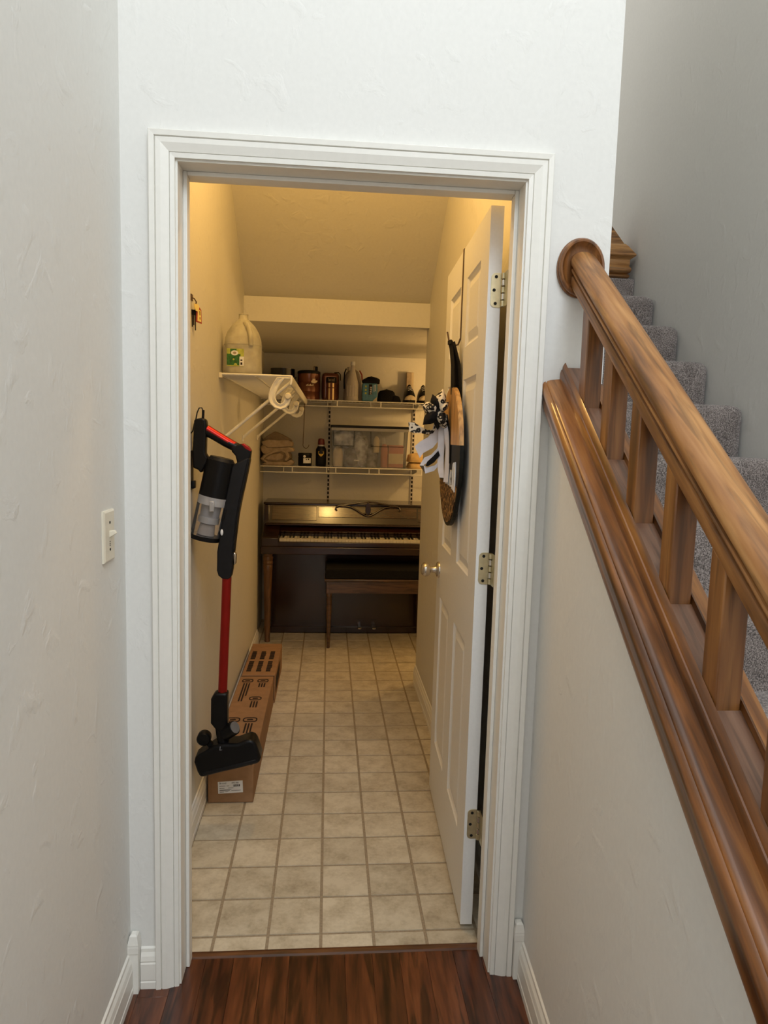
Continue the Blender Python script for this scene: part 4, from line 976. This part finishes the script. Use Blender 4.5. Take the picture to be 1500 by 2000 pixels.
for (u0, u1, v) in ((.007, .030, .029), (.034, .044, .029), (.007, .026, .020), (.040, .060, .020), (.007, .052, .0135), (.007, .046, .0105), (.007, .024, .005), (.028, .040, .005), (.052, .088, .009)):
    b.add([L2(u0, v), L2(u1, v), L2(u1, v+.0016), L2(u0, v+.0016)], [(0, 1, 2, 3)])
obj('print', b, M_ink, lb)
# printed symbols on the top: rounded frames with an icon and three strokes below
def icon(cx, cy, w_, h_, strokes, ln):
    b = B(); n = 24; ro = []; ri = []
    for i in range(n):
        a = 2*pi*i/n; ca, sa = cos(a), sin(a)
        ro.append((cx + w_*math.copysign(abs(ca)**.5, ca), cy + h_*math.copysign(abs(sa)**.7, sa), AZ+.0007)); ri.append((cx + (w_-.0055)*math.copysign(abs(ca)**.5, ca), cy + (h_-.010)*math.copysign(abs(sa)**.7, sa), AZ+.0007))
    b.add(ro + ri, [(i, (i+1) % n, n+(i+1) % n, n+i) for i in range(n)])
    b.add([(cx-w_*.45, cy-h_*.35, AZ+.0007), (cx+w_*.5, cy-h_*.2, AZ+.0007), (cx+w_*.3, cy+h_*.35, AZ+.0007), (cx-w_*.4, cy+h_*.25, AZ+.0007)], [(0, 1, 2, 3)])
    for k in range(strokes):
        x_ = cx + (k-(strokes-1)/2)*.013; l_ = ln*(1 if k < strokes-1 else .72 if strokes == 3 and ln > .1 else 1)
        b.add([(x_-.0036, cy-h_-.012, AZ+.0007), (x_+.0036, cy-h_-.012, AZ+.0007), (x_+.0036, cy-h_-.012-l_, AZ+.0007), (x_-.0036, cy-h_-.012-l_, AZ+.0007)], [(0, 1, 2, 3)])
    obj('printed_symbol', b, M_ink, t)
icon(-.034, 1.80, .029, .024, 3, .24); icon(.044, 1.80, .029, .024, 3, .055); icon(.030, 1.56, .030, .024, 3, .075); icon(-.043, 1.31, .032, .026, 3, .10); icon(.033, 1.31, .032, .026, 3, .10)
icon(-.030, 1.06, .030, .022, 3, .06)
t2 = carton('cardboard_box', 'shorter cardboard box with three dark printed columns at the far end', A0+.004, A1+.006, 1.878, 2.43, AZ+.002)
obj('end_gap', B().box(A0+.003, A1+.002, 1.869, 1.8775, .02, AZ-.002), M_ink, t2)
for k, xc in enumerate((-.045, .007, .059)):
    b = B(); rn = random.Random(k)
    for j in range(12):
        y0 = 1.935 + j*.029
        if j == 6: continue
        b.box(xc-.014, xc+.014-rn.uniform(0, .004), y0, y0+.024, AZ+.002, AZ+.0030)
    obj('printed_column', b, M_ink, t2)
obj('side_print', B().box(A1+.0060, A1+.0066, 1.93, 2.20, .040, .120).box(A1+.006, A1+.0066, 2.23, 2.27, .05, .11), M_ink, t2)

# ================================================================== over-door hook and round sign on the door
HU = .432                                        # distance along the door from its hinge edge
hk = thing('over_door_hook', 'thin brass over-door hook strap carrying the round sign', 'hook', dp(HU, .002, 1.75))
hp = [dp(HU, -DT-.0015, 1.99), dp(HU, -DT-.0015, DZ1+.0016), dp(HU, .0016, DZ1+.0016), dp(HU, .0016, 1.762), dp(HU+.004, .008, 1.742), dp(HU+.010, .024, 1.738), dp(HU+.018, .036, 1.752), dp(HU+.026, .042, 1.785)]
wv = Vector((dx_, dy_, 0))*.0075
obj('strap', B().ribbon(hp[:4], wv, .0009), M_brown, hk)
obj('hook_tip', B().tube(hp[3:], .0028, 8), M_brown, hk, smooth=True)
SU, SZc, SR = .424, 1.372, .229
def sg_(u, v, w): return dp(SU + u, .020 + w, SZc + v)
sn = thing('door_sign', 'round black, wood and leopard door sign with ribbon bow', 'sign', dp(SU, .02, SZc-SR))
def seg(v0, v1, r_, n=30):
    """part of the round board between heights v0 and v1"""
    P_ = []
    a0, a1 = math.asin(max(-1, min(1, v0/r_))), math.asin(max(-1, min(1, v1/r_)))
    P_ += [(r_*cos(a0 + (a1-a0)*i/n), r_*sin(a0 + (a1-a0)*i/n)) for i in range(n+1)]
    P_ += [(-x_, y_) for x_, y_ in P_[::-1]]
    return P_
obj('board', B().prism(seg(-SR, SR, SR), lambda u, v, q: sg_(u, v, q), -.006, .006), M_signblk, sn)
obj('wood_field', B().prism(seg(.042, SR-.002, SR-.001), lambda u, v, q: sg_(u, v, q), .006, .0085), M_signwood, sn)
obj('leopard_field', B().prism(seg(-SR+.003, -.085, SR-.012), lambda u, v, q: sg_(u, v, q), .006, .0080), M_leop2, sn)
obj('wood_edge', B().prism(seg(.042, SR-.002, SR+.0016), lambda u, v, q: sg_(u, v, q), -.0058, .0062), M_signwood, sn)
# white script "Home" across the black field
def scr(pts): return [sg_(u, v, .009) for u, v in pts]
glyphs = [[(.075, -.075), (.060, -.010), (.050, .030), (.044, .034), (.040, .012), (.050, -.040), (.045, -.085)],
          [(.022, -.090), (.010, -.040), (-.004, -.034), (-.008, -.060), (-.006, -.088), (-.018, -.044), (-.032, -.040), (-.034, -.070), (-.036, -.092)],
          [(-.066, -.072), (-.088, -.060), (-.092, -.044), (-.082, -.040), (-.070, -.062), (-.078, -.092), (-.098, -.090)],
          [(-.120, -.098), (-.124, -.050), (-.128, -.018), (-.136, -.014), (-.137, -.040), (-.130, -.072), (-.140, -.100)],
          [(-.165, -.102), (-.160, -.030), (-.168, -.012), (-.174, -.040), (-.170, -.104)]]
for gl in glyphs:
    obj('script_letter', B().tube(scr(gl), .0026, 6), M_paper, sn, smooth=True)
n_ = Vector(dp(0, 1, 0)) - Vector(dp(0, 0, 0)); al = Vector((dx_, dy_, 0)); upv = Vector((0, 0, 1))
obj('hanger_ribbon', B().ribbon([sg_(-.030, .205, .006), sg_(-.025, .30, .008), sg_(.006, .378, .013), sg_(.016, .384, .016), sg_(.006, .370, .017)], al*.018 + n_*.003, .0010)
    .ribbon([sg_(-.004, .374, .012), sg_(-.025, .30, -.006), sg_(-.035, .20, -.012), sg_(-.040, .08, -.012)], al*.032 + n_*.0055, .0010), M_blkcloth, sn)
# bow: puffy leopard and black loops round a knot, lilac-white and leopard tails
KN = (.0, .150, .048)
def petal(wv_, vv_, uu_, hw, mat, flat=.034):
    a = Vector(sg_(*KN)); e = Vector(sg_(uu_, vv_, wv_)); d_ = (e - a); ln = d_.length; d_.normalize()
    s1 = d_.cross(al).normalized(); rings = []
    for i in range(11):
        q_ = i/10; r_ = max(.02, sin(pi*min(.97, q_*.80 + .18))**.75 if q_ > .1 else .35 + q_*2)
        r_ *= (1 - q_**7*.85)
        ring = []
        for j in range(16):
            an = 2*pi*j/16; cr = 1 + .10*cos(3*an + q_*5)
            ring.append(a + d_*(ln*q_) + al*(flat*r_*cos(an)*cr) + s1*(hw*r_*sin(an)*cr))
        rings.append(ring)
    return obj('bow_loop', B().loft(rings), mat, sn, smooth=True)
petal(.034, .224, .000, .021, M_leop); petal(.104, .172, .010, .021, M_leop); petal(.097, .104, .000, .020, M_blkcloth)
petal(.016, .090, .000, .019, M_leop); petal(.014, .182, -.01, .016, M_leop); petal(.044, .088, .02, .014, M_blkcloth, .026); petal(.070, .205, -.01, .016, M_blkcloth, .028)
obj('bow_knot', B().sphere(sg_(*KN), .017, 12, 8), M_leop, sn, smooth=True)
def tail(pts, wd, mat, ws): return obj('bow_tail', B().ribbon([sg_(*p_) for p_ in pts], [w_.normalized()*wd*.5*k_ for w_, k_ in ws], .0008), mat, sn, smooth=True)
tail([(.04, .140, .045), (.05, .105, .040), (.05, .070, .046), (.05, .046, .064), (.05, .030, .092), (.05, .012, .108)], .036, M_ribw, [(n_*.9+upv*.1, .6), (n_*.9+upv*.2, .8), (n_*.8+upv*.5, 1), (upv+n_*.5, 1.1), (upv+n_*.25, 1.15), (upv+n_*.5, 1.2)])
tail([(.02, .140, .034), (.03, .115, .030), (.02, .055, .030), (.03, .000, .030), (.01, -.045, .030), (.0, -.070, .026)], .024, M_ribw, [(n_+al*.4, .7), (n_+al*.4, .9), (n_+al*.5, 1), (n_+al*.6, 1), (n_+al*.6, .9), (n_+al*.8, .8)])
tail([(.0, .140, .028), (-.01, .080, .018), (-.02, .020, .013), (-.03, -.040, .015), (-.035, -.082, .018)], .018, M_ribw, [(n_+al*1.2, .8), (n_+al*1.2, 1), (n_+al*1.2, 1), (n_+al*1.2, 1), (n_+al*1.6, 1.3)])
tail([(.05, .120, .040), (.05, .084, .056), (.05, .080, .075), (.05, .087, .096), (.05, .094, .118), (.05, .097, .139)], .030, M_leop, [(upv+n_, .5), (upv, .45), (upv, .5), (upv, .7), (upv+n_*.1, 1.15), (upv+n_*.15, 1.1)])
tail([(.03, .060, .026), (.03, .020, .040), (.03, -.005, .060), (.03, -.016, .084), (.03, -.032, .093), (.03, -.048, .078), (.03, -.040, .050), (.03, -.020, .032)], .022, M_ribw, [(n_+upv*.4, .5), (upv+n_*.6, .6), (upv+n_*.3, .9), (upv+n_*.1, 1), (n_+al*.5, .7), (upv-n_*.2, 1), (upv, .8), (upv, .5)])
tail([(.026, .012, .036), (.024, -.010, .054), (.022, -.026, .074), (.022, -.032, .080)], .020, M_blkcloth, [(upv+n_*.4, .8), (upv+n_*.3, 1), (upv+n_*.2, .8), (upv, .1)])
tail([(-.01, .140, .020), (-.02, .08, .010), (-.03, .02, .009), (-.03, -.02, .009)], .034, M_blkcloth, [(al, 1), (al, 1), (al, 1), (al, .8)])
